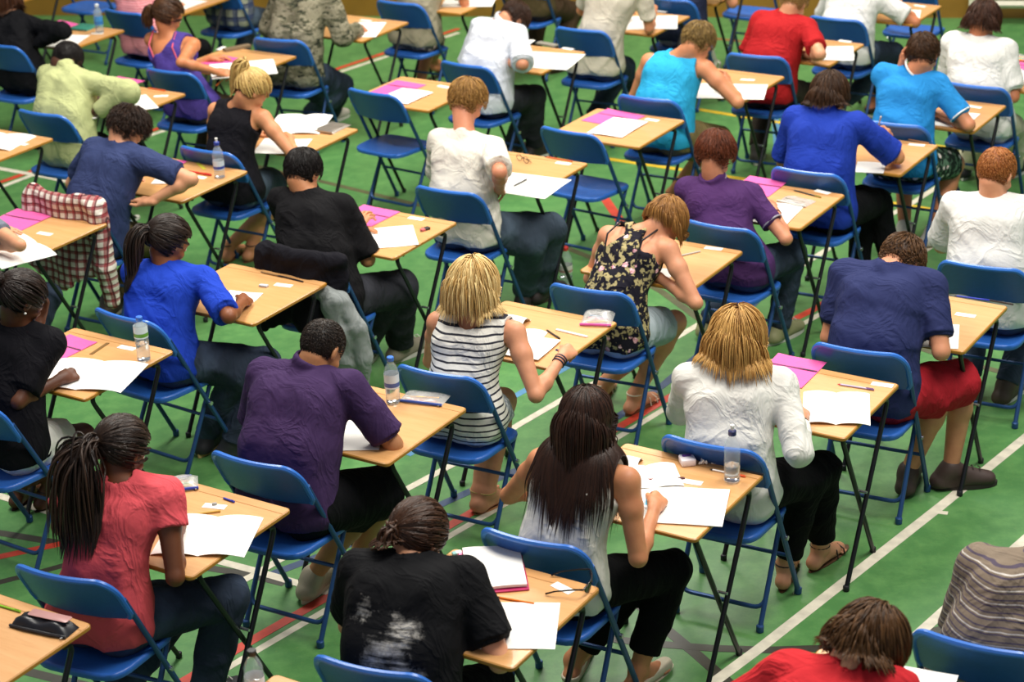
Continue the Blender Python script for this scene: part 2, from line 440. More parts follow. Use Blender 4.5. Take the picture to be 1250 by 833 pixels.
def head_prims(F, C, R, sc=1., jaw=1., fine=True):
    g = lambda x, y, z: C + R @ (np.array([x, y, z])*sc)
    F.ell(g(0, -.012, .018), R, np.array([.074, .094, .088])*sc, .0)
    F.ell(g(0, .022, -.040), R, np.array([.057*jaw, .066, .078])*sc, .03)
    F.rc(g(-.03, .050, -.095), g(.03, .050, -.095), .018*sc, .018*sc, .03)
    F.ell(g(0, .066, -.100), R, np.array([.020, .018, .016])*sc, .02)
    F.rc(g(-.034, .068, .022), g(.034, .068, .022), .016*sc, .016*sc, .014)
    for sd in (-1, 1):
        F.ell(g(sd*.031, .094, .0), R, np.array([.017, .013, .011])*sc, .012, 'sub')
        F.ell(g(sd*.031, .074, -.001), R, np.array([.0135]*3)*sc, .004)
        F.ell(g(sd*.040, .060, -.035), R, np.array([.022, .02, .018])*sc, .02)
        F.ell(g(sd*.076, -.008, -.012), R @ np.array([[math.cos(.35*sd), -math.sin(.35*sd), 0], [math.sin(.35*sd), math.cos(.35*sd), 0], [0, 0, 1]]), np.array([.009, .019, .032])*sc, .004)
        F.ell(g(sd*.086, .0, -.006), R, np.array([.006, .009, .016])*sc, .004, 'sub')
    F.rc(g(0, .084, .008), g(0, .103, -.028), .007*sc, .0115*sc, .008)
    F.ell(g(-.011, .094, -.032), R, np.array([.008]*3)*sc, .006); F.ell(g(.011, .094, -.032), R, np.array([.008]*3)*sc, .006)
    F.ell(g(0, .081, -.055), R, np.array([.024, .011, .006])*sc, .006); F.ell(g(0, .079, -.067), R, np.array([.020, .011, .007])*sc, .006)

def hair_for(root, C, R, sc, style, cols, caps, seed, opt):
    """hair: a close cap on the skull plus separate locks combed and hanging with gravity"""
    r = np.random.default_rng(seed); m = hairmat(*cols)
    th = opt.get('th', .012); rad = (np.array([.075, .095, .089]) + th)*sc; cen = np.array([0, -.012, .018])*sc
    # cap
    nu, nv = 48, 32; V = []; front = opt.get('front', .050); low = opt.get('low', -.070)
    for i in range(nv + 1):
        ph = math.pi*i/nv
        for j in range(nu):
            a = 2*math.pi*j/nu; d = np.array([math.cos(a)*math.sin(ph), math.sin(a)*math.sin(ph), math.cos(ph)])
            p = cen + d*rad
            face = max(0, min(1, (p[1] - (front - .02)*sc)/(.02*sc)))*max(0, min(1, (.060*sc - p[2])/(.02*sc)))
            side = max(0, min(1, (p[1] + .004*sc)/(.015*sc)))*max(0, min(1, (.004*sc - p[2])/(.018*sc))) if style != 'bob' else face
            nape = max(0, min(1, ((low + .012)*sc - p[2])/(.012*sc)))
            k = max(face, side, nape)
            n = (r.random() - .5)*.004*(1 if style != 'buzz' else .2)
            V.append(cen + d*(rad*(1 - k*.34) + n))
    V = np.array(V)
    q = np.array([(i*nu + j, (i+1)*nu + j, (i+1)*nu + (j+1) % nu, i*nu + (j+1) % nu) for i in range(nv) for j in range(nu)])
    parts = [(C + V @ R.T, q)]
    gl = R.T @ np.array([0, 0, -1.])       # gravity in the head's own frame
    def roots(n, zmin=None):
        out = []
        while len(out) < n:
            d = r.normal(size=3); d /= np.linalg.norm(d); p = cen + d*rad
            if p[2] < (zmin if zmin is not None else low)*sc: continue
            if p[1] > (front + .02)*sc and p[2] < .050*sc: continue
            if style != 'bob' and p[1] > 0 and p[2] < .0*sc: continue
            if style == 'bob' and p[1] > .03*sc and p[2] < .0: continue
            out.append(d)
        return np.array(out)
    def collide(Pw):
        for (a, b, rr) in caps:
            ba = b - a; t = np.clip(((Pw - a) @ ba)/(ba @ ba), 0, 1)[:, None]; c = a + t*ba; v = Pw - c
            dist = np.linalg.norm(v, axis=1)[:, None]; Pw = np.where(dist < rr, c + v/np.maximum(dist, 1e-6)*rr, Pw)
        return Pw
    whorl = np.array(opt.get('whorl', (0, -.55, .83))); whorl = whorl/np.linalg.norm(whorl)
    if style in ('short', 'mess', 'bob', 'long', 'mop'):
        n = int({'short': 2600, 'mess': 2600, 'bob': 2600, 'long': 2400, 'mop': 2600}[style]*opt.get('dens', 1)); D = roots(n)
        L = {'short': .045, 'mess': .050, 'bob': .112, 'long': .36, 'mop': .075}[style]*opt.get('len', 1)*sc
        S = {'short': 5, 'mess': 6, 'bob': 10, 'long': 20, 'mop': 8}[style]; ds = L/(S - 1)*((.78 + .40*r.random(n))*(1 + {'long': .62, 'bob': .55, 'mop': .4}.get(style, 0)*np.maximum(0, D[:, 2] - .35*D[:, 1] + .25)))[:, None]
        g = {'short': .12, 'mess': .15, 'bob': .42, 'long': .45, 'mop': .3}[style]
        lay = (r.random(n)*opt.get('vol', {'short': .006, 'mess': .014, 'bob': .016, 'long': .010, 'mop': .012}[style]))[:, None]*sc
        p = cen + D*(rad + lay); t = D - whorl*(D @ whorl)[:, None]; t = t/(np.linalg.norm(t, axis=1, keepdims=True) + 1e-6)
        if opt.get('comb'): t = t + np.array(opt['comb']); t /= np.linalg.norm(t, axis=1, keepdims=True)
        path = [p.copy()]; jit = r.normal(size=(n, 3))*{'short': .10, 'mess': .30, 'bob': .05, 'long': .05, 'mop': .08}[style]*opt.get('jit', 1)
        for k in range(S - 1):
            t = t*(1 - g) + gl*g + jit*.25; t /= np.linalg.norm(t, axis=1, keepdims=True) + 1e-9
            if style in ('bob', 'long', 'mop') and opt.get('back', True): t[:, 1] -= .10*(p[:, 1] > .03*sc)
            p = p + t*ds
            e = (p - cen)/(rad + lay); q_ = np.linalg.norm(e, axis=1)[:, None]; p = np.where(q_ < 1, cen + (p - cen)/np.maximum(q_, 1e-6), p)
            mq = 1.012 + opt.get('lift', {'short': .010, 'mess': .035, 'mop': .012, 'bob': .004, 'long': .002}[style])*(k + 1)
            if style in ('bob', 'long', 'mop'): mq = np.where(p[:, 2:3] > opt.get('hug', {'bob': -.01, 'long': -.03, 'mop': -.03}[style])*sc, mq, 9.)
            p = np.where(q_ > mq, cen + (p - cen)/q_*mq, p)
            if opt.get('gather') and k > 2: p[:, 0] = np.where(p[:, 2] < -.02*sc, p[:, 0]*(1 - opt['gather']), p[:, 0])
            if style in ('long', 'bob', 'mop') and k > 1:
                w = collide(C + p @ R.T); p = (w - C) @ R
                # keep the face clear
                f = (p[:, 1] > .045*sc) & (np.abs(p[:, 0]) < .06*sc) & (p[:, 2] < .05*sc) & (p[:, 2] > -.12*sc); p[f, 0] += np.sign(p[f, 0] + 1e-4)*.03*sc
            path.append(p.copy())
        P = np.stack(path, 1); w = {'short': (.0020, .0010), 'mess': (.0020, .0010), 'bob': (.0026, .0014), 'long': (.0030, .0016), 'mop': (.0024, .0012)}[style]
        v, q2 = strands(C + P @ R.T, w[0]*sc, w[1]*sc); parts.append((v, q2))
    if style in ('tail', 'bun'):
        n = 420; D = roots(n, -.06); tie = np.array(opt.get('tie', (0, -.95, -.1))); tie = tie/np.linalg.norm(tie); S = 9; ths = []
        for k in range(S):
            u = (k/(S - 1)); dd = D*(1 - u) + tie*u; dd /= np.linalg.norm(dd, axis=1, keepdims=True); ths.append(cen + dd*(rad + .003*sc + .004*r.random((n, 1))*sc*(1 - u) + u*.006))
        v, q2 = strands(C + np.stack(ths, 1) @ R.T, .0052*sc, .0042*sc); parts.append((v, q2))
        T = cen + tie*(rad + .012*sc); n = opt.get('n', 170); L = opt.get('len', .28)*sc; S = 16
        fat = opt.get('fat', .030)*sc
        if style == 'tail':
            p = T + r.normal(size=(n, 3))*.007*sc; t = np.tile(tie*1.0, (n, 1)) + r.normal(size=(n, 3))*.22; ds = L/(S-1)*(.72 + .5*r.random((n, 1)))
            off = r.normal(size=(n, 3)); path = [p.copy()]; wob = opt.get('wave', 0.)
            g = opt.get('g', .33)
            for k in range(S - 1):
                t = t*(1 - g) + gl*g + off*.035*opt.get('spread', 1)*(1 if k < 6 else .2)
                if wob: t = t + wob*np.sin(k*1.3 + off[:, :1]*2)*off*.3
                t /= np.linalg.norm(t, axis=1, keepdims=True); p = p + t*ds
                e = (p - cen)/(rad + .006); q_ = np.linalg.norm(e, axis=1)[:, None]; p = np.where(q_ < 1, cen + (p - cen)/np.maximum(q_, 1e-6), p)
                c0 = p.mean(0); 
                if k > 1: p = c0 + (p - c0)*np.minimum(1, fat/(np.linalg.norm(p - c0, axis=1, keepdims=True) + 1e-6))*.35 + (p - c0)*.65
                w = collide(C + p @ R.T); p = (w - C) @ R; path.append(p.copy())
            v, q2 = strands(C + np.stack(path, 1) @ R.T, opt.get('lw', .005)*sc, .0028*sc); parts.append((v, q2))
        else:
            n = 150; d = r.normal(size=(n, 3)); d /= np.linalg.norm(d, axis=1, keepdims=True); c = T + tie*.018*sc; ax = r.normal(size=(n, 3)); ps = []
            for k in range(10):
                a = k*.28; e = d*math.cos(a) + np.cross(ax/np.linalg.norm(ax, axis=1, keepdims=True), d)*math.sin(a); ps.append(c + e*.034*sc*opt.get('bun', 1))
            v, q2 = strands(C + np.stack(ps, 1) @ R.T, .007*sc, .005*sc); parts.append((v, q2))
    allv = []; allq = []; o = 0
    for v, q in parts: allv.append(v); allq.append(q + o); o += len(v)
    ob = mesh_from_arrays('hair', np.concatenate(allv), np.concatenate(allq), m, root)
    if style in ('tail', 'bun'):
        T = C + R @ (cen + np.array(opt.get('tie', (0, -.95, -.1)))/np.linalg.norm(opt.get('tie', (0, -.95, -.1)))*(rad + .008*sc))
        ax = R @ unit(opt.get('tie', (0, -.95, -.1))); u = unit(np.cross(ax, UP + .01)); w = np.cross(ax, u)
        MB().tube([T + (u*math.cos(a) + w*math.sin(a))*.014*sc for a in np.linspace(0, 2*math.pi, 17)], .0045*sc, seg=6).build('hair_tie', plain('hair_tie_black', opt.get('tiecol', '#1c1d2a'), .7), root)
    return ob

PEOPLE = {}
def person(key, station, label, S):
    """S holds the pose (photo anchors on real planes), build, skin, hair and clothes"""
    org, yaw = station; rr, ff = frame(yaw); h = S.get('res', .0055)
    toL = lambda w: np.array([(w - org) @ rr, (w - org) @ ff, w[2]])
    def J(a):
        """anchor: ('v',px,py,v) on the upright plane v metres ahead of the seat; (px,py,z) at height z; ('l',x,y,z) own frame"""
        if a[0] == 'l': return np.array(a[1:], float)
        if a[0] == 'v': return toL(at_plane(a[1], a[2], org + ff*a[3], ff))
        return toL(at(a[0], a[1], a[2]))
    root = empty('person', org, yaw); tag(root, label, 'person')
    sc = S.get('sc', 1.); bw = S.get('bw', 1.); fem = S.get('fem', False)
    hip = np.array([S.get('hx', 0.), S.get('hipy', .035), SEAT + .105])
    c7 = J(('v',) + tuple(S['c7'])) if S['c7'][0] != 'l' else J(S['c7']); hd = J(('v',) + tuple(S['head'])) if S['head'][0] != 'l' else J(S['head'])
    # keep skull and nape a natural distance apart
    dv = hd - c7; dn = np.linalg.norm(dv); hs = S.get('hs', 1.)
    if dn < .13 or dn > .21: hd = c7 + dv/dn*min(max(dn, .13), .21)
    shR = J((S['shR'][0], S['shR'][1], c7[2] - .05)) if S.get('shR') is not None and S['shR'][0] != 'l' else None
    shL = J((S['shL'][0], S['shL'][1], c7[2] - .05)) if S.get('shL') is not None and S['shL'][0] != 'l' else None
    half = .172*bw*S.get('shw', 1.)
    if shR is not None and shL is not None:
        rv = shR - shL; rv = rv + np.array([.12, 0, 0]); rv = unit(rv); rv[1] = max(-.45, min(.45, rv[1])); rv = unit(rv)
    else: rv = np.array([1., 0, 0])
    if 'tw' in S: rv = rotv(np.array([1., 0, 0]), UP, math.radians(S['tw']))
    if 'roll' in S: rv = unit(rv + np.array([0, 0, -math.tan(math.radians(S['roll']))]))
    spine = unit(c7 - hip); fw = unit(np.cross(spine, rv)); fw = fw*(1 if fw[1] > 0 else -1)
    nb = c7 + fw*.042
    mid = c7 - spine*.045 + fw*.035 + np.array([0, .0, 0])
    RS, LS = mid + rv*half, mid - rv*half
    aL = .285*sc, .255*sc
    wr = {}; el = {}
    hz = DESK_Z + .024
    hr = S.get('hR', ('l', .16, .46, hz)); hl = S.get('hL', ('l', -.10, .40, hz))
    er = S.get('eR', ('l', .34, .22, .72)); eL = S.get('eL', ('l', -.36, .20, .72))
    HR, HL, ER, EL = J(hr), J(hl), J(er), J(eL)
    # shoulders reach forward with the arms
    RS = RS + unit(HR - RS)*.025; LS = LS + unit(HL - LS)*.025
    el['R'], wr['R'] = ik(RS, HR, ER, *aL); el['L'], wr['L'] = ik(LS, HL, EL, *aL)
    sh = {'R': RS, 'L': LS}
    kneedef = {'R': ('l', .13, .37, .50), 'L': ('l', -.13, .37, .50)}; ankdef = {'R': ('l', .12, .20, .10), 'L': ('l', -.12, .22, .10)}
    hp, kn, an = {}, {}, {}
    for sd, sg in (('R', 1), ('L', -1)):
        hp[sd] = hip + np.array([sg*.085*bw, .02, -.01])
        K = J(S.get('k'+sd, kneedef[sd])); A = J(S.get('f'+sd, ankdef[sd]))
        kn[sd], an[sd] = ik(hp[sd], A, K, .42*sc, .42*sc)
    PEOPLE[key] = dict(root=root, org=org, yaw=yaw, wr=wr, el=el, head=hd)
    # ---- head direction
    tY = math.atan2(-rv[1], rv[0]) if False else math.atan2(rv[1], rv[0])
    hy = math.radians(S.get('hy', 0)) + tY*.6; hpch = math.radians(S.get('hp', 48)); hrl = math.radians(S.get('hr', 0))
    f0 = rotv(np.array([0, 1., 0]), UP, hy); r0 = np.cross(f0, UP); fh = unit(f0*math.cos(hpch) - UP*math.sin(hpch)); uh = np.cross(r0, fh)
    if hrl: r0 = rotv(r0, fh, hrl); uh = np.cross(r0, fh)
    R = np.stack([r0, fh, uh], 1)
    if S.get('debug'): print(key, 'c7', c7.round(2), 'head', hd.round(2), 'elR', el['R'].round(2), 'wrR', wr['R'].round(2))
    # ---- torso prims (shared by body and top)
    sl = S.get('slouch', .03); wst = hip + (nb - hip)*.42 - fw*sl*1.2; ch = hip + (nb - hip)*.74 - fw*sl*.4
    ww = (.040 if fem else .055)*bw; wr_ = (.086 if fem else .100)*S.get('fat', 1.); cr = (.094 if fem else .104)*S.get('fat', 1.)
    cw = .060*bw; hw = .075*bw; hr_ = .112*(1.0 if not fem else 1.04)*S.get('hipf', 1.)
    def torso(F, inf=0., k=.03, loose=0.):
        for g in (-1, 1):
            F.rc(hip + np.array([g*hw, 0, 0]), wst + rv*g*ww, hr_ + inf + (.012 if loose else 0), wr_ + inf + loose, k)
            F.rc(wst + rv*g*ww, ch + rv*g*cw, wr_ + inf + loose, cr + inf + loose*.7, k)
            sj = sh['R'] if g > 0 else sh['L']
            F.rc(ch + rv*g*cw, (sj*.62 + nb*.38) - spine*.035, cr + inf + loose*.5, .066 + inf, k)
            F.rc(nb - spine*.02, sj, .052 + inf, .053 + inf, k)
        F.rc(hip, wst, hr_*.95 + inf, wr_ + inf + loose, k)
        F.rc(ch, nb - spine*.04, cr*.95 + inf, .06 + inf, k)
        if fem:
            for g in (-1, 1): F.ell(ch + rv*g*.06 + fw*.085 + spine*.0, np.eye(3), (.055 + inf, .05 + inf, .055 + inf), .03)
    lo = np.min([hip - .2, an['R'] - .14, an['L'] - .14, wr['R'] - .2, wr['L'] - .2, hd - .16, kn['R'] - .1, kn['L'] - .1, el['R'] - .07, el['L'] - .07], 0)
    hi = np.max([hip + .2, an['R'] + .2, an['L'] + .2, wr['R'] + .2, wr['L'] + .2, hd + .16, sh['R'] + .12, sh['L'] + .12, kn['R'] + .1, kn['L'] + .1, el['R'] + .07, el['L'] + .07], 0); lo[2] = max(lo[2], -.01)
    skm = skin(S.get('skin', '#e3b49a'))
    bare = S.get('shoes', ('trainer', '#333333'))[0] in ('sandal', 'bare', 'flipflop', 'wedge', 'flat')
    F = Field(lo, hi, h)
    torso(F, -.012)
    F.rc(nb - spine*.03, hd + R @ np.array([0, -.025, -.055]), .056*(.9 if fem else 1.03), .050*(.9 if fem else 1.05), .03)
    head_prims(F, hd, R, hs)
    am = S.get('arm', 1.)*(.86 if fem else 1.)
    tips = {}
    for sd, sg in (('R', 1), ('L', -1)):
        s0, e0, w0 = sh[sd], el[sd], wr[sd]
        F.rc(s0, s0 + (e0 - s0)*.35, .054*am, .050*am, .03); F.rc(s0 + (e0 - s0)*.35, e0, .049*am, .037*am, .02)
        fd = unit(w0 - e0); m_ = e0 + (w0 - e0)*.3; F.rc(e0, m_, .036*am, .038*am, .015); F.rc(m_, w0, .038*am, .024*am, .02)
        pose = S.get('pose'+sd, 'write' if sd == 'R' else 'rest')
        hdir = S.get('hd'+sd); hdir = fd if hdir is None else unit(hdir)
        hdir = unit(np.array([hdir[0], hdir[1], hdir[2]*.3 - (.10 if pose == 'write' else .0)])) if S.get('up'+sd) is None else unit(S['up'+sd])
        n = -UP if S.get('n'+sd) is None else unit(S['n'+sd])
        if pose in ('write', 'fist') and S.get('n'+sd) is None: n = unit(-UP + np.cross(hdir, UP)*(-.7*sg))
        sv = -np.cross(n, hdir)*sg
        tips[sd] = hand(F, w0, hdir, n, sv, pose, .98*(.92 if fem else 1.)) + (hdir,)
        lm = S.get('leg', 1.); F.rc(hp[sd], kn[sd], .088*bw*lm, .058*lm, .03); F.rc(kn[sd], kn[sd] + (an[sd] - kn[sd])*.3, .056*lm, .054*lm, .02)
        F.rc(kn[sd] + (an[sd] - kn[sd])*.3, an[sd], .053*lm, .034*lm, .02)
        # foot
        fdv = np.array(S.get('fd'+sd, (sg*.22, 1., 0.)), float); fdv = unit(fdv); hl_ = an[sd] - fdv*.045; hl_ = np.array([hl_[0], hl_[1], max(an[sd][2] - .06, .034)])
        toe = np.array([an[sd][0] + fdv[0]*.16, an[sd][1] + fdv[1]*.16, .022])
        F.rc(an[sd], hl_, .032, .026, .02); F.rc(hl_, toe, .030, .020, .02, sq=UP, q=.9); F.rc(an[sd], toe - fdv*.05, .032, .022, .02)
        if bare:
            side = np.cross(fdv, UP); F.rc(an[sd] - UP*.04 + fdv*.05, toe - fdv*.01 - side*sg*.018, .026, .018, .02)
            for i in range(5):
                b = toe + side*(.030 - .015*i)*(-sg)*1.0 + fdv*(.0 - .004*i); b[2] = .014
                F.rc(b - fdv*.015, b + fdv*(.026 - .003*i), .0095 - .0008*i, .0085 - .0007*i, .003)
        S['_toe'+sd] = (an[sd], hl_, toe, fdv)
    F.half((0, 0, .004), -UP)
    v, q = F.mesh(); mesh_from_arrays('body', v, q, skm, root)
    # ---- eyes (only where a face can be seen)
    if S.get('eyes'):
        for g in (-1, 1):
            e = MB(); c = hd + R @ (np.array([g*.031, .0765, -.001])*hs)
            e.lathe([(.0002, -.0125), (.007, -.010), (.0115, -.004), (.0125, 0), (.0115, .004), (.007, .010), (.0002, .0125)], c, 0, 12, False)
            o = e.build('eye', plain('eye_white', '#e8e2dc', .2, var=0), root)
            MB().box(hd + R @ (np.array([g*.030, .081, .021])*hs), (.024*hs, .004, .004), R=R).build('eyebrow', hairmat(*S['hair'][1]), root)
    # ---- hair
    st, cols, opt = S['hair']
    back = ch - fw*.01
    caps = [(nb - spine*.02, hd + R @ np.array([0, -.02, -.06]), .062), (sh['R']*.9 + nb*.1, sh['L']*.9 + nb*.1, .078), (ch + rv*.06, nb - spine*.05 + rv*.05, .128), (ch - rv*.06, nb - spine*.05 - rv*.05, .128), (wst + rv*.04, ch + rv*.05, .125), (wst - rv*.04, ch - rv*.05, .125)]
    if st == 'long': caps.append((hd + R @ np.array([0, -.045, -.01]), nb - spine*.12 - fw*.04, .075))
    if st != 'none': hair_for(root, hd, R, hs, st, cols, caps, S.get('seed', len(PEOPLE)*7 + 3), opt)
    # ---- top
    T = S.get('top')
    if T:
        kind = T['kind']; inf = T.get('inf', .010); loose = T.get('loose', .008)
        lo2 = np.min([hip - .24, el['R'] - .12, el['L'] - .12, nb - .2], 0); hi2 = np.max([hip + .24, el['R'] + .12, el['L'] + .12, nb + .17, sh['R'] + .13, sh['L'] + .13], 0)
        if kind in ('long', 'cardigan'): lo2 = np.minimum(lo2, np.min([wr['R'] - .08, wr['L'] - .08], 0)); hi2 = np.maximum(hi2, np.max([wr['R'] + .08, wr['L'] + .08], 0))
        F = Field(lo2, hi2, h + .0005); torso(F, inf - .004, .03, loose)
        hem = T.get('hem', 0.0)
        F.half(hip + np.array([0, 0, -.055 - hem]), unit(-UP + np.array([0, -.25, 0])*(-1)) if False else -UP)
        if kind in ('tee', 'long', 'cardigan', 'cap'):
            fr = T.get('sleeve', {'tee': .72, 'cap': .38}.get(kind, 1.)); wd = T.get('swide', 1.)
            for sd in 'RL':
                s0, e0, w0 = sh[sd], el[sd], wr[sd]; dn = unit(e0 - s0)
                if kind in ('tee', 'cap'):
                    F.rc(s0 - dn*.01, s0 + (e0 - s0)*fr, .064*am + .002, (.064 if kind == 'tee' else .070)*wd*am, .03, cut=True)
                    if kind == 'tee': F.rc(s0 + (e0 - s0)*fr*.9 - UP*.012, s0 + (e0 - s0)*fr - UP*.014, .052*am, .056*wd*am, .02, cut=True)
                else:
                    F.rc(s0, e0, .066*am, .056*wd*am, .03); F.rc(e0, e0 + (w0 - e0)*T.get('cuff', .92), .055*wd*am, .040*wd*am, .02, cut=True)
        if kind == 'tank':
            for sd in 'RL':
                g = 1 if sd == 'R' else -1
                F.ell(sh[sd] + rv*g*.015 + spine*.01, np.stack([rv, fw, spine], 1), (T.get('ah', .062), .12, .115), .008, 'sub')
                if T.get('racer'): F.ell(ch*.25 + nb*.75 + rv*g*.098 - fw*.06 - spine*.01, np.stack([rv, fw, spine], 1), (.050, .09, .085), .01, 'sub')
            nr = T.get('neck', .078)
            F.ell(nb + spine*.045 - fw*T.get('nb', .01), np.stack([rv, fw, spine], 1), (nr, .12, T.get('nd', .085)), .008, 'sub')
            if T.get('low'): F.ell(nb - fw*.10 - spine*.0, np.stack([rv, fw, spine], 1), (.105, .09, T['low']), .01, 'sub')
        else: F.rc(nb, nb + (hd - nb)*.8, .058, .075, .004, 'sub'); F.half(nb + spine*.045 + (hd - nb)*.25, unit(spine + (hd - nb)*2))
        if T.get('collar'):
            nx = unit(hd + R @ np.array([0, -.02, -.06]) - nb); F.torus(nb + nx*.030 - fw*.004, unit(nx*.7 + spine*.5 - fw*.15), .060, .0085, .006)
        F.folds(T.get('fold', .0055), S.get('seed', len(PEOPLE)*5), T.get('fscale', .8))
        v, q = F.mesh(); ob = mesh_from_arrays(T.get('name', 'shirt'), v, q, T['mat'], root)
        if T.get('label'): ob['label'] = T['label']
        if T.get('cuffs'):    # trim bands at neck and sleeves
            mb = MB(); nx = unit(hd + R @ np.array([0, -.02, -.06]) - nb); u = unit(np.cross(nx, rv)); w = np.cross(nx, u)
            c = nb + nx*.038; mb.tube([c + (u*math.cos(a) + w*math.sin(a))*.066 for a in np.linspace(0, 2*math.pi, 25)], .0065, seg=6, flat=1.)
            if T['cuffs'] != 'neck':
                for sd in 'RL':
                    s0, e0 = sh[sd], el[sd]; dn = unit(e0 - s0); u = unit(np.cross(dn, UP + .01)); w = np.cross(dn, u); c = s0 + (e0 - s0)*T.get('sleeve', .72) - UP*.003
                    mb.tube([c + (u*math.cos(a) + w*math.sin(a))*.064*am for a in np.linspace(0, 2*math.pi, 25)], .005, seg=6)
            mb.build('shirt_trim', T['trim'], root)
    for (nm, mat_, pts, w_) in (S['straps'](nb, rv, fw, spine, sh, ch) if S.get('straps') else []):
        MB().tube(pts, w_, seg=6).build(nm, mat_, root)
    # ---- bottom
    B = S.get('bottom')
    if B:
        kind = B['kind']; inf = B.get('inf', .012)
        lo2 = np.min([hip - .2, kn['R'] - .12, kn['L'] - .12, an['R'] - .09, an['L'] - .09], 0); hi2 = np.max([hip + .2, kn['R'] + .12, kn['L'] + .12, an['R'] + .09, an['L'] + .09], 0)
        F = Field(lo2, hi2, h + .001)
        for g in (-1, 1): F.rc(hip + np.array([g*hw, 0, 0]), hip + np.array([g*hw*.8, 0, 0]) + (wst - hip)*.45, hr_ + inf*.5, wr_ + inf*.4, .03)
        for sd in 'RL':
            lm = S.get('leg', 1.)
            if kind in ('trousers', 'leggings'):
                wl = B.get('wide', 1.); F.rc(hp[sd], kn[sd], .092*bw*lm + inf, (.062*lm + inf)*wl, .03)
                fr = B.get('leg', .97); F.rc(kn[sd], kn[sd] + (an[sd] - kn[sd])*fr, (.060*lm + inf)*wl, (.046*lm + inf)*wl*B.get('hemw', 1.), .02, cut=True)
            elif kind == 'shorts':
                fr = B.get('leg', .85); F.rc(hp[sd], hp[sd] + (kn[sd] - hp[sd])*fr, .094*bw*lm + inf, (.070*lm + inf)*B.get('wide', 1.15), .03, cut=True)
        if kind == 'skirt':
            fr = B.get('leg', .55); a = hp['R'] + (kn['R'] - hp['R'])*fr; b = hp['L'] + (kn['L'] - hp['L'])*fr
            for t in np.linspace(0, 1, 4): F.rc(hp['L']*t + hp['R']*(1-t), b*t + a*(1-t), .10 + inf, .085 + inf, .03, cut=True)
        F.half((0, 0, SEAT - .004), -UP) if kind == 'skirt' else None
        F.folds(B.get('fold', .0055), S.get('seed', len(PEOPLE)*5) + 1, .8)
        v, q = F.mesh(); mesh_from_arrays({'trousers': 'trousers', 'leggings': 'leggings', 'shorts': 'shorts', 'skirt': 'skirt'}[kind], v, q, B['mat'], root)
    # ---- shoes
    sk, scol = S.get('shoes', ('trainer', '#333333'))[:2]
    for sd, sg in (('R', 1), ('L', -1)):
        a_, hl_, toe, fdv = S['_toe'+sd]
        if S.get('noshoes'): continue
        if sk in ('trainer', 'boot'):
            F = Field(np.min([hl_ - .07, toe - .08], 0), np.max([a_ + .08, toe + .08, hl_ + .08], 0), .006)
            F.rc(a_ + (kn[sd] - a_)*.05, hl_ + UP*.01, .043, .043, .02); F.rc(a_ + UP*.0, toe - fdv*.02 + UP*.022, .044, .034, .03)
            F.rc(np.array([hl_[0], hl_[1], .034]) , toe + UP*.016 + fdv*.01, .042, .040, .02, sq=UP, q=.8)
            F.half(a_ + (kn[sd] - a_)*.12, unit(kn[sd] - a_)); F.half((0, 0, .016), -UP)
            v, q = F.mesh(); ob = mesh_from_arrays('shoe', v, q, plain('shoe_'+scol.strip('#'), scol, .6, bump=.2), root)
            side = np.cross(fdv, UP); ring = []
            hb = np.array([hl_[0], hl_[1], 0]) - fdv*.045; L = np.linalg.norm((toe - hl_)[:2]) + .105
            for z in (.002, .022):
                ring.append([hb + fdv*L*(.5 - .5*math.cos(t)) + side*math.sin(t)*(.040 + .008*(-math.cos(t)))*1.0 + UP*z for t in np.linspace(0, 2*math.pi, 24, endpoint=False)])
            MB().loft(ring).build('sole', plain('sole_'+S.get('sole', '#d8d4c8').strip('#'), S.get('sole', '#d8d4c8'), .7), ob)
            lm_ = MB()
            for i in range(4):
                c = a_*(1 - i/5 - .1) + (toe + UP*.045)*(i/5 + .1) + UP*.030*(1 - i*.1) + fdv*.02
                lm_.tube([c - side*.020 - UP*.004, c + UP*.004, c + side*.020 - UP*.004], .0028, seg=5)
            lm_.build('laces', plain('laces_'+S.get('lace', '#d9d5cc').strip('#'), S.get('lace', '#d9d5cc'), .8), ob)
        else:
            side = np.cross(fdv, UP); hb = np.array([hl_[0], hl_[1], 0]) - fdv*.035; L = np.linalg.norm((toe - hl_)[:2]) + .095
            hgt = .030 if sk == 'wedge' else .010
            ring = [[hb + fdv*L*(.5 - .5*math.cos(t)) + side*math.sin(t)*(.034 + .006*(-math.cos(t))) + UP*z for t in np.linspace(0, 2*math.pi, 24, endpoint=False)] for z in (.001, hgt*.4)]
            ob = MB().loft(ring).build('shoe', plain('sandal_'+scol.strip('#'), scol, .6), root)
            st_ = MB()
            if sk == 'flat':
                F = Field(np.min([hl_ - .06, toe - .06], 0), np.max([hl_ + .06, toe + .07], 0), .005)
                F.rc(hl_ + UP*.004, toe + fdv*.01, .038, .031, .02); F.half((0, 0, .004), -UP); F.half(np.array([0, 0, .045]), UP); F.ell(a_ - UP*.0 + fdv*.045, np.eye(3), (.045, .045, .055), .006, 'sub')
                v, q = F.mesh(); mesh_from_arrays('upper', v, q, plain('upper_'+scol.strip('#'), scol, .6), ob)
            else:
                for (t0, hgt2, w) in ((.72, .046, .040), (.55, .062, .038)):
                    c = hb + fdv*L*t0; st_.tube([c + side*w + UP*.006, c + side*w*.8 + UP*hgt2*.7, c + UP*hgt2, c - side*w*.8 + UP*hgt2*.7, c - side*w + UP*.006], .0035, seg=6)
                c = np.array([a_[0], a_[1], a_[2] + .01]); st_.tube([c + (fdv*math.cos(t) + side*math.sin(t))*.040 for t in np.linspace(0, 2*math.pi, 15)], .0035, seg=6)
                c2 = hb + fdv*L*.85 + UP*.02; st_.tube([c2, c2 - fdv*.06 + UP*.03, c + fdv*.04], .0032, seg=6)
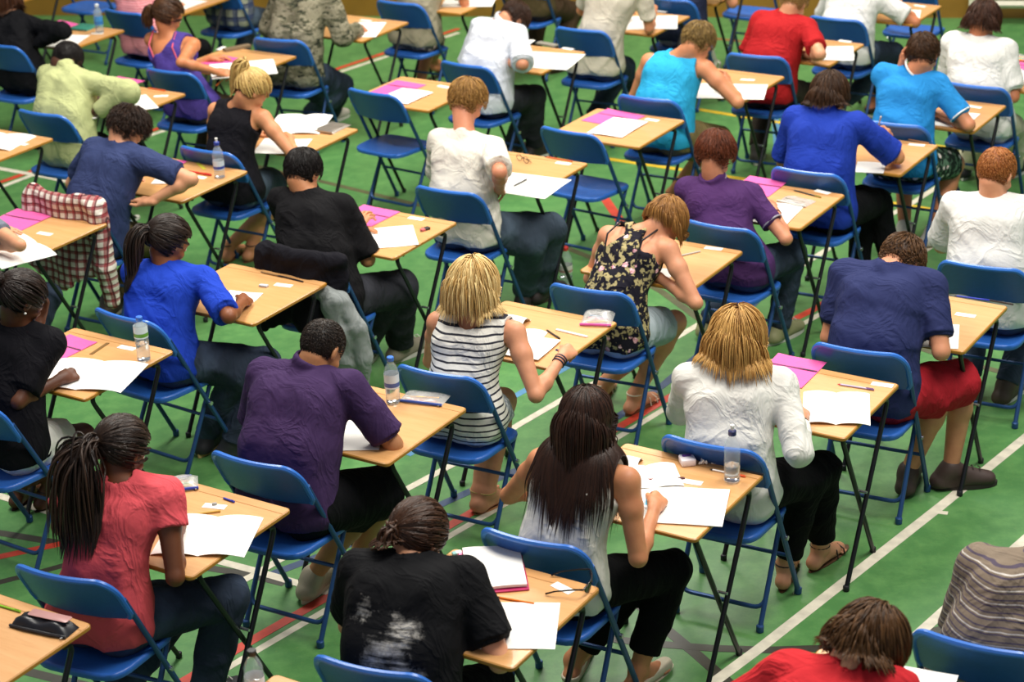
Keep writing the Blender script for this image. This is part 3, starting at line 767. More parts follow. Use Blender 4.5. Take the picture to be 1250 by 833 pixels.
                st_.build('strap', plain('strap_'+S.get('strapcol', '#2b1d16').strip('#'), S.get('strapcol', '#2b1d16'), .6), ob)
    # ---- bracelet
    if S.get('bracelet'):
        mb = MB()
        for i, t in enumerate((.80, .86, .91)[:S['bracelet'][1]]):
            e0, w0 = el['R'], wr['R']; dn = unit(w0 - e0); u = unit(np.cross(dn, UP)); w = np.cross(dn, u); c = e0 + (w0 - e0)*t
            mb.tube([c + (u*math.cos(a) + w*math.sin(a))*.031*am for a in np.linspace(0, 2*math.pi, 17)], .0032, seg=6)
        mb.build('bracelet', plain('bracelet_'+S['bracelet'][0].strip('#'), S['bracelet'][0], .5), root)
    if S.get('extra'): S['extra'](root, dict(nb=nb, rv=rv, fw=fw, spine=spine, sh=sh, ch=ch, wst=wst, hip=hip, hd=hd, R=R, el=el, wr=wr, kn=kn, hp=hp))
    # ---- the pen held
    pen = S.get('pen')
    if pen:
        sd = pen.get('hand', 'R'); tp, th_, hdir = tips[sd]; g = (tp[0] + th_)/2
        tipp = g + unit(np.array([hdir[0]*.7 + (-.25 if sd == 'R' else .25), hdir[1]*.7 + .2, 0]))*.022; tipp = np.array([tipp[0], tipp[1], max(DESK_Z + .006, g[2] - .035)])
        u = unit(g - tipp); end = tipp + u*.145
        W = lambda p: org + rr*p[0] + ff*p[1] + UP*p[2]
        t0, t1 = W(tipp), W(end); d = unit(t1 - t0)
        mb = MB(); mb.tube([t0, t0 + d*.012], [.0008, .0036], 1, 8); mb.tube([t0 + d*.012, t0 + d*.118], .0040, 0, 8); mb.tube([t0 + d*.118, t0 + d*.145], .0044, 2, 8)
        o = mb.build('pen', [plain('pen_'+pen['col'].strip('#'), pen['col'], .3, var=0), plain('pen_tip', '#3a3a3a', .3, .6, var=0), plain('penend_'+pen.get('end', pen['col']).strip('#'), pen.get('end', pen['col']), .3, var=0)])
        tag(o, pen['label'], 'pen')
    return root

# ------------------------------------------------------------------ hall: floor, markings, wall
def floor_mat():
    t = NT('sports_floor'); co = t.coord()
    n1 = t.noise(1.3, 5, .6, co); n2 = t.noise(9, 6, .7, co); n3 = t.noise(60, 3, .6, co)
    a = t.ramp(n1, [(.3, lin('#44743f')), (.7, lin('#508549'))])
    b = t.mix(t.ramp(n2, [(.42, (0, 0, 0, 1)), (.72, (.6, .6, .6, 1))]), a, lin('#6d9f5a'))
    c = t.mix(t.ramp(n3, [(.60, (0, 0, 0, 1)), (.78, (.35, .35, .35, 1))]), b, lin('#7f8650'))
    t.color(c); t.rough(.42); t.b.inputs['Specular IOR Level'].default_value = .4
    t.bump(t.noise(90, 3), .08, .003); return t.m
def slabbox(name, x0, x1, y0, y1, z0, z1, mat, kind='structure'):
    o = MB().box(((x0+x1)/2, (y0+y1)/2, (z0+z1)/2), (x1-x0, y1-y0, z1-z0)).build(name, mat, smooth=False)
    if kind: o['kind'] = kind
    return o
slabbox('floor', -9, 9, 2.0, 24, -.2, 0, floor_mat())
def marking(name, pts, width, hexcol, z):
    """a painted court line of one width along points on the floor"""
    P = [at(x, y)[:2] for x, y in pts]; n = len(P); V = []
    for i, p in enumerate(P):
        t = unit(P[min(i+1, n-1)] - P[max(i-1, 0)]); s = np.array([-t[1], t[0]])*width/2
        for q in (p + s, p - s): V += [(q[0], q[1], z), (q[0], q[1], 0.0001)]
    F = []
    for i in range(n-1):
        a, b = 4*i, 4*i+4
        F += [(a, a+2, b+2, b), (a, b, b+1, a+1), (a+2, a+3, b+3, b+2)]
    o = MB().add(V, F).build(name, plain('line_' + hexcol.strip('#'), hexcol, .45, scale=60, var=.10), smooth=False); o['kind'] = 'structure'; return o
WHT, RED, NVY, LBL, BLK, YEL = '#d9d2bd', '#c8402c', '#2f4568', '#4f86ad', '#3c3a30', '#d9b52a'
marking('trim_1', [(760, 921), (872, 833), (930, 790), (1149, 618), (1250, 536), (1330, 472)], .050, WHT, .0016)
marking('trim_2', [(1010, 880), (1096, 797), (1155, 744), (1290, 625)], .048, WHT, .0016)
marking('trim_3', [(600, 768), (680, 777), (741, 780), (793, 786), (870, 792), (940, 794), (1004, 792), (1050, 789), (1091, 782), (1145, 770), (1210, 752)], .048, BLK, .0012)
marking('trim_4', [(740, 700), (804, 761), (850, 799), (885, 830), (930, 870)], .050, BLK, .0010)
marking('trim_5', [(120, 893), (238, 824), (320, 775), (400, 729), (540, 647), (620, 600), (750, 525), (848, 467), (938, 406), (997, 376), (1112, 304), (1180, 262)], .050, RED, .0014)
marking('trim_6', [(128, 903), (246, 835), (320, 791), (416, 735), (540, 660), (625, 611), (750, 537), (842, 481), (945, 415), (994, 388), (1125, 309), (1190, 268)], .036, WHT, .0018)
marking('trim_7', [(330, 702), (412, 671), (461, 651), (530, 620), (620, 579), (653, 565), (710, 534), (753, 510), (810, 470), (861, 427), (900, 392), (940, 350)], .048, NVY, .0011)
marking('trim_8', [(497, 556), (560, 522), (623, 487), (697, 446), (760, 410)], .042, LBL, .0012)
marking('trim_9', [(200, 760), (271, 722), (307, 704), (338, 686), (492, 600), (556, 566), (635, 518), (694, 484), (750, 456), (835, 407), (896, 371), (961, 336), (1014, 302), (1114, 248), (1137, 233), (1200, 196)], .042, WHT, .0019)
marking('trim_10', [(-80, 582), (0, 606), (62, 626), (264, 685), (310, 697), (402, 724)], .046, WHT, .0020)
marking('trim_11', [(-60, 643), (0, 651), (77, 664), (256, 694), (305, 702), (348, 713)], .048, BLK, .0009)
marking('trim_12', [(-80, 702), (0, 680), (76, 664), (200, 640)], .046, RED, .0013)
marking('trim_13', [(-60, 730), (0, 711), (44, 700), (80, 690), (170, 668)], .040, BLK, .0008)
marking('trim_14', [(20, 817), (72, 830), (160, 850)], .050, BLK, .0008)
marking('trim_15', [(-60, 194), (0, 206), (55, 216), (110, 228)], .050, WHT, .0018)
marking('trim_16', [(-60, 251), (8, 226), (50, 210), (205, 158), (463, 72), (560, 40)], .045, WHT, .0017)
marking('trim_17', [(-60, 243), (8, 220), (48, 206), (205, 153), (463, 67), (560, 35)], .050, RED, .0014)
marking('trim_18', [(780, 124), (848, 133), (940, 148), (1155, 180), (1260, 195)], .050, YEL, .0015)
marking('trim_19', [(680, 184), (748, 195), (850, 210), (909, 219), (1114, 252), (1190, 265)], .050, YEL, .0015)
marking('trim_20', [(300, 200), (394, 222), (505, 249), (620, 277), (697, 305), (760, 330), (807, 356), (850, 387), (880, 410)], .048, '#57583a', .0010)
marking('trim_21', [(1060, 405), (1158, 437), (1224, 455), (1300, 475)], .048, '#57583a', .0010)
marking('trim_22', [(738, 242), (758, 271)], .062, RED, .0012)
marking('trim_23', [(1140, 625), (1157, 627)], .030, WHT, .0012)
marking('trim_24', [(1160, 236), (1230, 240)], .050, RED, .0010)
marking('trim_25', [(1030, 101), (1084, 114)], .040, WHT, .0010)
marking('trim_26', [(1028, 136), (1090, 147)], .040, WHT, .0010)
marking('trim_27', [(852, 45), (930, 53)], .045, '#9c4a35', .0010)
marking('trim_28', [(944, 120), (950, 190), (957, 236)], .050, LBL, .0009)
# far wall, seen only as a strip along the top of the view
wl, wr2 = at(100, 18), at(1165, 21); wdir = unit((wr2 - wl)*np.array([1, 1, 0])); wn = np.array([-wdir[1], wdir[0], 0])
wyaw = math.atan2(wdir[1], wdir[0]); wmid = (wl + wr2)/2
wall_m = plain('wall_paint', '#8b7a4e', .7, bump=.2, scale=40); skirt_m = plain('skirting_wood', '#8a6420', .4, scale=20)
def wallbox(name, u0, u1, d0, d1, z0, z1, mat, kind='structure'):
    c = wmid + wdir*(u0+u1)/2 + wn*(d0+d1)/2; R = np.stack([wdir, wn, UP_], 1)
    o = MB().box((c[0], c[1], (z0+z1)/2), (u1-u0, d1-d0, z1-z0), R=R, bev=0).build(name, mat, smooth=False)
    if kind: o['kind'] = kind
    return o
UP_ = np.array([0, 0, 1.])
wallbox('wall_back', -9, 9, .0, .2, 0, 6.9, wall_m)
wallbox('baseboard_back', -9, 9, -.025, .0, 0, .16, skirt_m)

# ------------------------------------------------------------------ chair
blue_seat = plain('chair_blue_seat', '#2a62b6', .38, bump=.12, scale=300, var=.04)
blue_back = plain('chair_blue_back', '#1f5098', .35, bump=.10, scale=300, var=.04)
tube_blue = plain('chair_tube', '#264a7c', .38, .35, var=.04)
black_cap = plain('black_rubber', '#15161a', .6); steel = plain('steel', '#b9bcc0', .25, .9, var=0)
def make_chair():
    r = empty('folding_chair', (0, 0, 0))
    # seat: shallow dished pan with a rolled rim
    rings = []; nx = 28
    def outline(s, z, dish=0.):
        pts = []
        for k in range(nx):
            a = 2*math.pi*k/nx; ca, sa = math.cos(a), math.sin(a); e = .42
            x = abs(ca)**e*(1 if ca > 0 else -1); y = abs(sa)**e*(1 if sa > 0 else -1)
            w = .198 + .012*y; pts.append((x*w*s, y*.195*s + .022, z + .018*max(0, y-.3)*(-1) + dish*(x*x)*.5))
        return pts
    for s, z in ((.90, -.022), (.98, -.022), (1.0, -.008), (.99, .003), (.95, .006), (.88, .000), (.6, -.006), (.3, -.008), (.01, -.009)): rings.append(outline(s, SEAT_ + z))
    MB().loft(rings).build('seat', blue_seat, r, sharp=60)
    # long front legs run up into the back: one bent tube each side, joined by the curved back panel
    for sg in (-1, 1):
        foot = np.array([sg*.212, .277, .012]); top = np.array([sg*.206, .283-.509*.74, .740])
        o = MB().tube([foot, foot*.02 + top*.98, top], .0112, seg=10).build('front_leg', tube_blue, r)
        MB().lathe([(.012, 0), (.0155, .004), (.0155, .028), (.012, .032)], (foot[0], foot[1]-.003, 0.0)).build('rubber_foot', tube_blue, o)
        f2 = np.array([sg*.182, -.070, .012]); t2 = np.array([sg*.180, .16, SEAT_ - .03])
        o2 = MB().tube([f2, t2], .0108, seg=10).build('rear_leg', tube_blue, r)
        MB().lathe([(.012, 0), (.0155, .004), (.0155, .028), (.012, .032)], (f2[0], f2[1]+.003, 0.0)).build('rubber_foot', tube_blue, o2)
        p = foot + (top - foot)*.46; MB().lathe([(.001, -.004), (.012, -.004), (.012, .003), (.001, .006)], (0, 0, 0), seg=10)
        b = MB(); b.tube([p + np.array([sg*.010, 0, 0]), p + np.array([sg*.019, 0, 0])], .010, seg=10); b.build('rivet', steel, o)
    z1 = .085; y = lambda z: -.070 + (z - .012)/(SEAT_ - .042)*.230
    pts = [(-.182, y(z1+.05), z1+.05)] + arc((-.182, y(z1+.05), z1+.05), (-.182, y(z1), z1), (-.132, y(z1), z1)) + arc((.132, y(z1), z1), (.182, y(z1), z1), (.182, y(z1+.05), z1+.05))
    MB().tube(pts, .0095, seg=8).build('rear_crossbar', tube_blue, r)
    zf = .235; yf = .283 - .509*zf
    MB().tube([(-.208, yf, zf), (.208, yf, zf)], .0085, seg=8).build('front_crossbar', tube_blue, r)
    # back: curved panel inside a bent tube
    def bx(u, v):       # u -1..1 across, v 0..1 up
        z = .650 + .190*v; yb = .276 - .509*z; curve = .036*(u*u) - .030
        return np.array([u*.206, yb + curve - .006, z])
    nu = 24; rings = []
    prof = [(.030, 0.), (.012, .012), (.0, .06)]
    def half_w(v):      # rounded upper corners, slightly rounded lower ones
        if v > .55: t = (v - .55)/.45; return 1 - .30*(1 - math.sqrt(max(0, 1 - t*t)))
        if v < .12: t = (.12 - v)/.12; return 1 - .05*(1 - math.sqrt(max(0, 1 - t*t)))
        return 1.
    vs = list(np.linspace(0, .55, 6)) + [.55 + .45*math.sin(t) for t in np.linspace(.2, math.pi/2, 8)]
    V = []; F = []
    for side in (0, 1):
        for v in vs:
            for k in range(nu+1):
                u = (-1 + 2*k/nu)*half_w(v); p = bx(u, v); p[1] += (.006 if side else -.006); V.append(p)
    nr = len(vs); st = nr*(nu+1)
    for s in (0, 1):
        for i in range(nr-1):
            for k in range(nu):
                a = s*st + i*(nu+1) + k; q = (a, a+1, a+nu+2, a+nu+1); F.append(q if s == 0 else q[::-1])
    rim = [i*(nu+1) for i in range(nr)] + [(nr-1)*(nu+1)+k for k in range(1, nu+1)] + [i*(nu+1)+nu for i in range(nr-2, -1, -1)] + [k for k in range(nu-1, 0, -1)]
    for a, b in zip(rim, rim[1:] + rim[:1]): F.append((b, a, a+st, b+st))
    o = MB().add(V, F).build('backrest', blue_back, r, sharp=50)
    edge = [bx(-half_w(v), v) for v in vs] + [bx((-1 + 2*k/nu)*half_w(1.), 1.) for k in range(1, nu)] + [bx(half_w(v), v) for v in vs[::-1]]
    MB().tube(edge, .0118, seg=8).build('back_rim', plain('chair_rim', '#2f6cc2', .3, var=.03), o)
    MB().tube([bx(-1, 0) , bx(-.5, -.01), bx(0, -.01), bx(.5, -.01), bx(1, 0)], .007, seg=6).build('lower_rim', blue_back, o)
    return r
SEAT_ = .455
# ------------------------------------------------------------------ desk
def wood_mat(name, a, b, c2):
    t = NT(name); co = t.coord(); m = t.n('ShaderNodeMapping'); m.inputs['Scale'].default_value = (2.2, 22, 4); t.l(co, m.inputs[0])
    info = t.n('ShaderNodeObjectInfo').outputs['Random']
    sh_ = t.n('ShaderNodeVectorMath', operation='ADD'); t.l(m.outputs[0], sh_.inputs[0])
    cb = t.n('ShaderNodeCombineXYZ'); t.l(t.math('MULTIPLY', info, 40), cb.inputs[0]); t.l(t.math('MULTIPLY', info, 17), cb.inputs[1]); t.l(cb.outputs[0], sh_.inputs[1])
    n = t.noise(1.6, 5, .6, sh_.outputs[0], .4)
    base = t.ramp(n, [(.3, lin(a)), (.7, lin(b))])
    f = t.ramp(t.noise(5, 4, .7, sh_.outputs[0]), [(.5, (0, 0, 0, 1)), (.75, (.5, .5, .5, 1))]); base = t.mix(f, base, lin(c2))
    t.color(base); t.rough(.36); t.b.inputs['Coat Weight'].default_value = .15; return t.m
wood_top = wood_mat('beech_laminate', '#c9935a', '#d3a06a', '#bb854e'); wood_edge = plain('varnished_edge', '#a8752c', .35, scale=12)
groove_m = plain('groove', '#a8763a', .6); leg_black = plain('desk_leg_black', '#17181c', .35, .3, var=.02)
DW, DD = .60, .582
def make_desk():
    r = empty('exam_desk', (0, 0, 0)); z = DESK_Z_; t_ = .018
    mb = MB()
    n = 5; R0 = .022
    def ring(ins, zz):
        pts = []
        for (cx, cy, a0) in ((DW/2-R0, DD/2-R0, 0), (-DW/2+R0, DD/2-R0, 90), (-DW/2+R0, -DD/2+R0, 180), (DW/2-R0, -DD/2+R0, 270)):
            for k in range(n+1):
                a = math.radians(a0 + 90*k/n); pts.append((cx + (R0-ins)*math.cos(a), cy + (R0-ins)*math.sin(a), zz))
        return pts
    mb.loft([ring(.006, z-t_), ring(.001, z-t_+.003), ring(0, z-t_*.5), ring(.001, z-.003), ring(.006, z)], 1, False)
    k = len(ring(0, 0)); mb.add(ring(.006, z), [tuple(range(k))], 0); mb.add(ring(.006, z-t_), [tuple(range(k-1, -1, -1))], 1)
    top = mb.build('tabletop', [wood_top, wood_edge], r, sharp=30)
    MB().box((0, DD/2-.052, z+.0002), (DW-.012, .005, .0008)).build('pencil_groove', groove_m, top, smooth=False)
    for sg in (-1, 1):
        xo, xi = sg*(DW/2-.022), sg*(DW/2-.048)
        for x, d in ((xo, 1), (xi, -1)):
            tp = np.array([x, d*(DD/2-.075), z-t_-.012]); ft = np.array([x, -d*(DD/2-.115), .008]); kn_ = tp + (ft - tp)*.07
            pts = arc(tp - np.array([0, d*.05, 0]), tp, kn_, 5) + [ft]
            o = MB().tube(pts, .0105, seg=10).build('leg', leg_black, r)
            MB().lathe([(.011, 0), (.0135, .003), (.0135, .022), (.011, .025)], (ft[0], ft[1], 0), seg=12).build('rubber_foot', black_cap, o)
        c = np.array([sg*(DW/2-.035), 0, (z)*.5]); MB().tube([c - np.array([.02, 0, 0]), c + np.array([.02, 0, 0])], .006, seg=8).build('pivot_bolt', steel, r)
    for yy in (-(DD/2-.125), DD/2-.125):
        MB().tube([(-(DW/2-.03), yy, z-t_-.012), (DW/2-.03, yy, z-t_-.012)], .0095, seg=8).build('under_rail', leg_black, r)
    return r
DESK_Z_ = .75
PROTO = {}
def place(kind, loc, yaw, label, cat, group):
    if kind not in PROTO: PROTO[kind] = dict(desk=make_desk, chair=make_chair)[kind](); o = PROTO[kind]
    else: o = copy_tree(PROTO[kind])
    o.location = (loc[0], loc[1], 0); o.rotation_euler = (0, 0, yaw); tag(o, label, cat, group); return o

# ------------------------------------------------------------------ where every desk and chair stands
DY = math.radians(-32.4)
def desk_at(B=None, C=None, A=None, yaw=DY):
    """centre of a desk from the photo position of its corners (A far left, B far right, C near right)"""
    r, f = frame(yaw); off = {'A': (-.5*DW, .5*DD), 'B': (.5*DW, .5*DD), 'C': (.5*DW, -.5*DD)}; cs = []
    for k, q in (('A', A), ('B', B), ('C', C)):
        if q: w = at(q[0], q[1], DESK_Z); cs.append(w[:2] - r[:2]*off[k][0] - f[:2]*off[k][1])
    return np.mean(cs, 0), yaw
# key: desk corners; who = how the person at the desk is told apart
DESKS = {
 'blackT': dict(A=(553,671), B=(736,716), C=(625,816)), 'long': dict(A=(763,541), B=(934,577), C=(850,661)),
 'card': dict(A=(940,438), B=(1102,466), C=(1025,538)), 'navy': dict(B=(1237,373), C=(1171,431)),
 'pink': dict(A=(207,579), B=(359,624), C=(230,704)), 'purp': dict(A=(425,466), B=(572,495), C=(474,569)),
 'stripe': dict(A=(612,364), B=(760,392), C=(675,455)), 'floral': dict(B=(908,304.5), C=(843,357)),
 'polo': dict(B=(1039.6,236), C=(970,281)), 'royal': dict(B=(1148,175), C=(1098,216)), 'sky': dict(B=(1232,127), C=(1186,163)),
 'brown15': dict(B=(1306,82), C=(1258,116)),
 'blackgirl': dict(A=(90,398), B=(216,427), C=(101,491)), 'bluet': dict(A=(282,321), B=(398,346), C=(312,395)),
 'asian': dict(A=(443,250), B=(562,269), C=(478,319)), 'whitet': dict(A=(608,181), B=(722,198), C=(650,240)),
 'empty': dict(A=(731,129), B=(841,146), C=(774,184)), 'cyan': dict(B=(957.6,91), C=(912,125)),
 'redt': dict(B=(1055.5,52.5), C=(1014,81)), 'wt2': dict(B=(1151,8), C=(1114,29)),
 'plaidleft': dict(A=(19,256), B=(121,275.5), C=(61,309)), 'bottle': dict(B=(294,211.5), C=(232,243.5)),
 'blonde': dict(B=(442,156), C=(363,193)), 'empty2': dict(A=(489,90), B=(590,105), C=(519,139.5)), 'ws': dict(B=(718.6,61), C=(658,92)),
 'j': dict(B=(843,17), C=(797,46)), 'm': dict(B=(905,-18), C=(885,8)),
 'edge': dict(B=(51,171.5), C=(-4,200)), 'green': dict(B=(222,113), C=(159,145)), 'tank4': dict(B=(368,67), C=(292,96)),
 'camo': dict(A=(423,15), B=(498,25), C=(438,55)), 'g': dict(B=(606,-2), C=(571,14)),
 'q': dict(B=(143,37), C=(95,60)), 'strip3': dict(B=(278,-4), C=(225,19)), 'wallleft': dict(B=(62,-16), C=(38,4)),
 'lowleft': dict(B=(104,770), C=(-30,858)), 'lowmid': dict(A=(336,822)), 'redlow': dict(B=(1222,850)),
}
CHAIRS = {  # left end of the straight top of the back, and a second point along it
 'pink': ((18,697),(113,713)), 'purp': ((258,557),(348,577)), 'stripe': ((486,451),(553,463)), 'floral': ((674,351),(748,361)),
 'polo': ((836,273),(889,282)), 'royal': ((945,208),(1004,216)), 'sky': ((1052,150),(1114,157)), 'brown15': ((1154,104),(1217,111)),
 'wt2': ((989,22.5),(1043,28)), 'redt': ((890,68),(940,72)), 'cyan': ((756,119),(809,125.5)), 'j': ((679,36),(730,41)),
 'ws': ((538,77.5),(594,87)), 'whitet': ((508,231),(579,241)), 'empty': ((660,158),(722,170)), 'empty2': ((424,111),(479,121.5)),
 'bottle': ((42,241),(105,252.5)), 'blonde': ((219,182),(276,191)), 'tank4': ((178,86.5),(225,92)), 'green': ((21,137),(72,145)),
 'strip3': ((127,14),(154,18)), 'camo': ((310,49),(353,51)), 'g': ((460,3),(505,8)), 'navy': ((997,424),(1084,436)),
 'card': ((812,537.5),(902,554)), 'long': ((590,652),(679,670)), 'blackT': ((386,809),(489,825)), 'grey': ((1122,777),(1237,803)),
 'redhead': ((1152,323),(1237,333)), 'm': ((788,-2),(831,3)), 'bluet': ((114,381),(189,403)),
}
DK, CH = {}, {}
for k, v in DESKS.items(): DK[k] = desk_at(**v)
for k, (a, b) in CHAIRS.items():
    A, B = at(*a, .832), at(*b, .832); y = math.atan2(*(B - A)[1::-1]); y = max(math.radians(-47), min(math.radians(-20), y))
    y = y*.7 + DY*.3; r, f = frame(y); c = A + r*.17 + f*.185; CH[k] = (np.array([c[0], c[1], 0.]), y)
def behind(k, v=-.46, u=0., dy=0.):
    c, y = DK[k]; r, f = frame(y); p = c + r[:2]*u + f[:2]*v; return (np.array([p[0], p[1], 0.]), y + math.radians(dy))
CH['asian'] = behind('asian', -.50, .0, 2); CH['blackgirl'] = behind('blackgirl', -.50, -.02, -2)
CH['q'] = behind('q', -.50); CH['redlow'] = behind('redlow', -.50, -.10)
if __name__ == '__main__' or True:
    import os
    if os.environ.get('DBG'):
        for k in CH:
            if k in DK:
                c, y = DK[k]; r, f = frame(y); d = CH[k][0][:2] - c; print('CHAIR', k, 'u', round(d @ r[:2], 2), 'v', round(d @ f[:2], 2), 'yaw', round(math.degrees(CH[k][1]), 1))
        for k, (c, y) in DK.items(): print('DESK', k, c.round(2))

# ------------------------------------------------------------------ the candidates
denim = cloth('denim_dark', '#2a3240', 'denim', hex2='#5c6c86'); denim2 = cloth('denim_mid', '#39434f', 'denim', hex2='#6a7c8e')
jeanblack = cloth('jeans_black', '#2a2b30', 'denim', hex2='#4c4d54'); blackc = cloth('black_cotton', '#0c0c0f'); leggings_m = cloth('black_leggings', '#0a0a0c')
khaki = cloth('khaki_cotton', '#7a6b45'); cream = cloth('cream_cotton', '#cfc6ad'); whitem = cloth('white_cotton', '#dedbd2')
F_LIGHT, F_MID, F_TAN, F_BROWN, F_DARK = '#dfae8e', '#d09a74', '#b3855f', '#8a5a3a', '#5f3d28'
def straps_floral(nb, rv, fw, sp, sh, ch):
    out = []
    for g, s_ in ((1, sh['R']), (-1, sh['L'])):
        a = s_*.62 + nb*.38 + sp*.055 - fw*.005; c = ch + rv*g*.085 - fw*.112 - sp*.02; m = (a + c)/2 - fw*.075 + sp*.01
        out.append(('bra_strap', plain('strap_black', '#19181a', .6), [a + fw*.03, a - fw*.035, m, c], .0048))
    return out
def straps_thin(col):
    def f(nb, rv, fw, sp, sh, ch):
        out = []
        for g, s_ in ((1, sh['R']), (-1, sh['L'])):
            a = s_*.55 + nb*.45 + sp*.052; c = ch + rv*g*.095 - fw*.108 - sp*.06; m = (a + c)/2 - fw*.072
            out.append(('shoulder_strap', plain('strap_' + col.strip('#'), col, .6), [a + fw*.03, a - fw*.03, m, c], .0050))
        return out
    return f
def logo_mark(root, b):
    c = b['nb'] - b['fw']*.068 - b['spine']*.010 + b['rv']*-.012; m = MB()
    m.tube([c + b['rv']*-.014 + b['spine']*.010, c + b['rv']*-.004 - b['spine']*.006, c + b['rv']*.006 + b['spine']*.001, c + b['rv']*.016 + b['spine']*.002], [.0015, .003, .0025, .001], seg=6)
    m.tube([c + b['rv']*-.004 - b['spine']*.006, c + b['rv']*-.002 + b['spine']*.008], [.002, .001], seg=6)
    tag(m.build('logo', plain('logo_white', '#e9e6e2', .6), root), 'small white mark printed below the collar')
def earring(root, b):
    for g in (1, -1):
        c = b['hd'] + b['R'] @ np.array([g*.083, -.004, -.046]); MB().lathe([(.0005, -.006), (.005, -.003), (.0062, 0), (.005, .003), (.0005, .006)], c, seg=10).build('earring', plain('pearl', '#e8e4da', .2), root)
def lace(root, b):
    F = Field(b['ch'] - .25, b['ch'] + .25, .006)
    for g in (1, -1): F.rc(b['ch'] + b['rv']*g*.062 - b['spine']*.05, b['ch'] + b['rv']*g*.05 + b['spine']*.0, .101, .100, .02)
    F.half(b['ch'] + b['spine']*.015, b['spine']); F.half(b['ch'] - b['spine']*.075, -b['spine'])
    v, q = F.mesh(); mesh_from_arrays('camisole', v, q, cloth('black_lace', '#17151a'), root)
TE = lambda m, **k: dict(kind='tee', mat=m, **k)
PL = {}
def P_(key, st, label, **S): PL[key] = (st, label, S)

# nearest row
P_('blackT', CH['blackT'], 'person in a chalk-smeared black T-shirt bent over a desk with a ring-bound pad',
   c7=(497,684,.22), head=(510,655,.34), shR=(556,716), shL=(432,712), eR=(604,796,.775), hR=(588,742,.775), hd=None, hy=-18, hp=42, eyes=1, skin=F_LIGHT, seed=5, bw=1.1, fat=1.12, poseR='rest',
   hair=('tail', ('#24160e', '#4a2e1c'), dict(tie=(-.25, -.9, -.30), len=.17, fat=.05, wave=1.0, spread=3.0, lw=.0062, n=240, g=.5)),
   top=TE(cloth('black_chalk_tee', '#121214', 'chalk', hex2='#b9b4ab'), swide=1.15, loose=.018), bottom=dict(kind='trousers', mat=blackc), pen=dict(col='#3b3b3d', label='dark pen held by the person in the chalk-smeared black T-shirt'), shoes=('trainer', '#2b2b2e'))
P_('long', CH['long'], 'person in a white vest over black lace writing with a light blue pen',
   c7=(706,562,.10), head=(715,512,.17), shR=(762,588), shL=(664,566), eR=(779,681,.70), hR=(800,618,.785), fem=True, kR=(822,689,.50), fR=(779,818,.085), kL=(770,690,.50), fL=(700,806,.08), skin='#d39b75', hp=40,
   hair=('long', ('#170d08', '#40281c'), dict(len=.92, vol=.006, gather=.028, hug=-.02, jit=.7)), straps=straps_thin('#dcd9d0'), extra=lace,
   top=dict(kind='tank', mat=cloth('white_vest', '#dcd8cc'), nd=.16, neck=.085, ah=.068, nb=.04, low=.12, loose=.014), bottom=dict(kind='leggings', mat=leggings_m, leg=.80), shoes=('flat', '#cfc4a8'),
   pen=dict(col='#3fb4e0', end='#e8f2f5', label='light blue pen in the hand of the person in a white vest'))
P_('card', CH['card'], 'person in a white cardigan writing beside a folded pink paper',
   c7=(893,452,.10), head=(900,415,.19), shR=(952,474), shL=(846,478), eR=(975,556,.76), hR=(979,508,.80), fem=True, kR=(1000,575,.50), kL=(955,590,.50), fR=(1001,668,.09), fL=(958,690,.09), skin=F_LIGHT, hp=38, hy=-14, eyes=1, bw=1.05,
   hair=('bob', ('#8a5c28', '#dcae66'), dict(len=1.15, vol=.026, jit=1.5)), top=dict(kind='cardigan', mat=cloth('white_cardigan', '#e0ddd4'), swide=1.12, loose=.026, fold=.005, cuff=.70, hem=.045, name='cardigan'),
   bottom=dict(kind='leggings', mat=leggings_m, leg=.86), shoes=('sandal', '#5a3d24'), strapcol='#2b1a12', bracelet=('#241a16', 1),
   pen=dict(col='#77715f', label='thin dark pen held above the booklet by the person in a white cardigan'))
P_('navy', CH['navy'], 'person in a navy T-shirt and red knee-length shorts leaning low over a desk',
   c7=(1081,326,.24), head=(1099,321,.36), shR=(1138,358), shL=(1028,344), eR=(1151,434,.77), hR=(1140,395,.78), eL=(1006,392,.80), skin='#d9a283', bw=1.15, hp=78, hy=-15, hipf=1.05,
   hair=('short', ('#3b2616', '#6e4c2c'), dict(vol=.012)), top=TE(cloth('navy_tee', '#2b3158'), loose=.022), bottom=dict(kind='shorts', mat=cloth('red_shorts', '#a3202a'), wide=1.3, leg=.98, fold=.006),
   kR=(1176,462,.52), kL=(1130,480,.5), fR=(1160,575,.085), fL=(1108,578,.09), fdR=(.9, .55, 0), fdL=(-.1, 1, 0), shoes=('boot', '#40302a'), sole='#2c241f', lace='#3a2b25',
   pen=dict(col='#2b2c30', label='dark pen held by the person in navy T-shirt and red shorts'))
P_('redhead', CH['redhead'], 'person with cropped hair in a plain white T-shirt at the edge of the rows',
   c7=(1211,243,.10), head=(1216,213,.17), shR=(1262,254), shL=(1166,250), hy=-20, hp=35, skin='#e6b090', hair=('short', ('#8a4c20', '#bb7a42'), dict(th=.008, len=.45, vol=.002)), bw=1.08,
   top=TE(cloth('white_tee_a', '#dcdad4'), swide=1.2, loose=.024, sleeve=.85), bottom=dict(kind='trousers', mat=denim), shoes=('trainer', '#4a3a2e'), fR=(1228,470,.09), pen=dict(col='#2d2d30', label='dark pen held by the crop-haired person in white'))
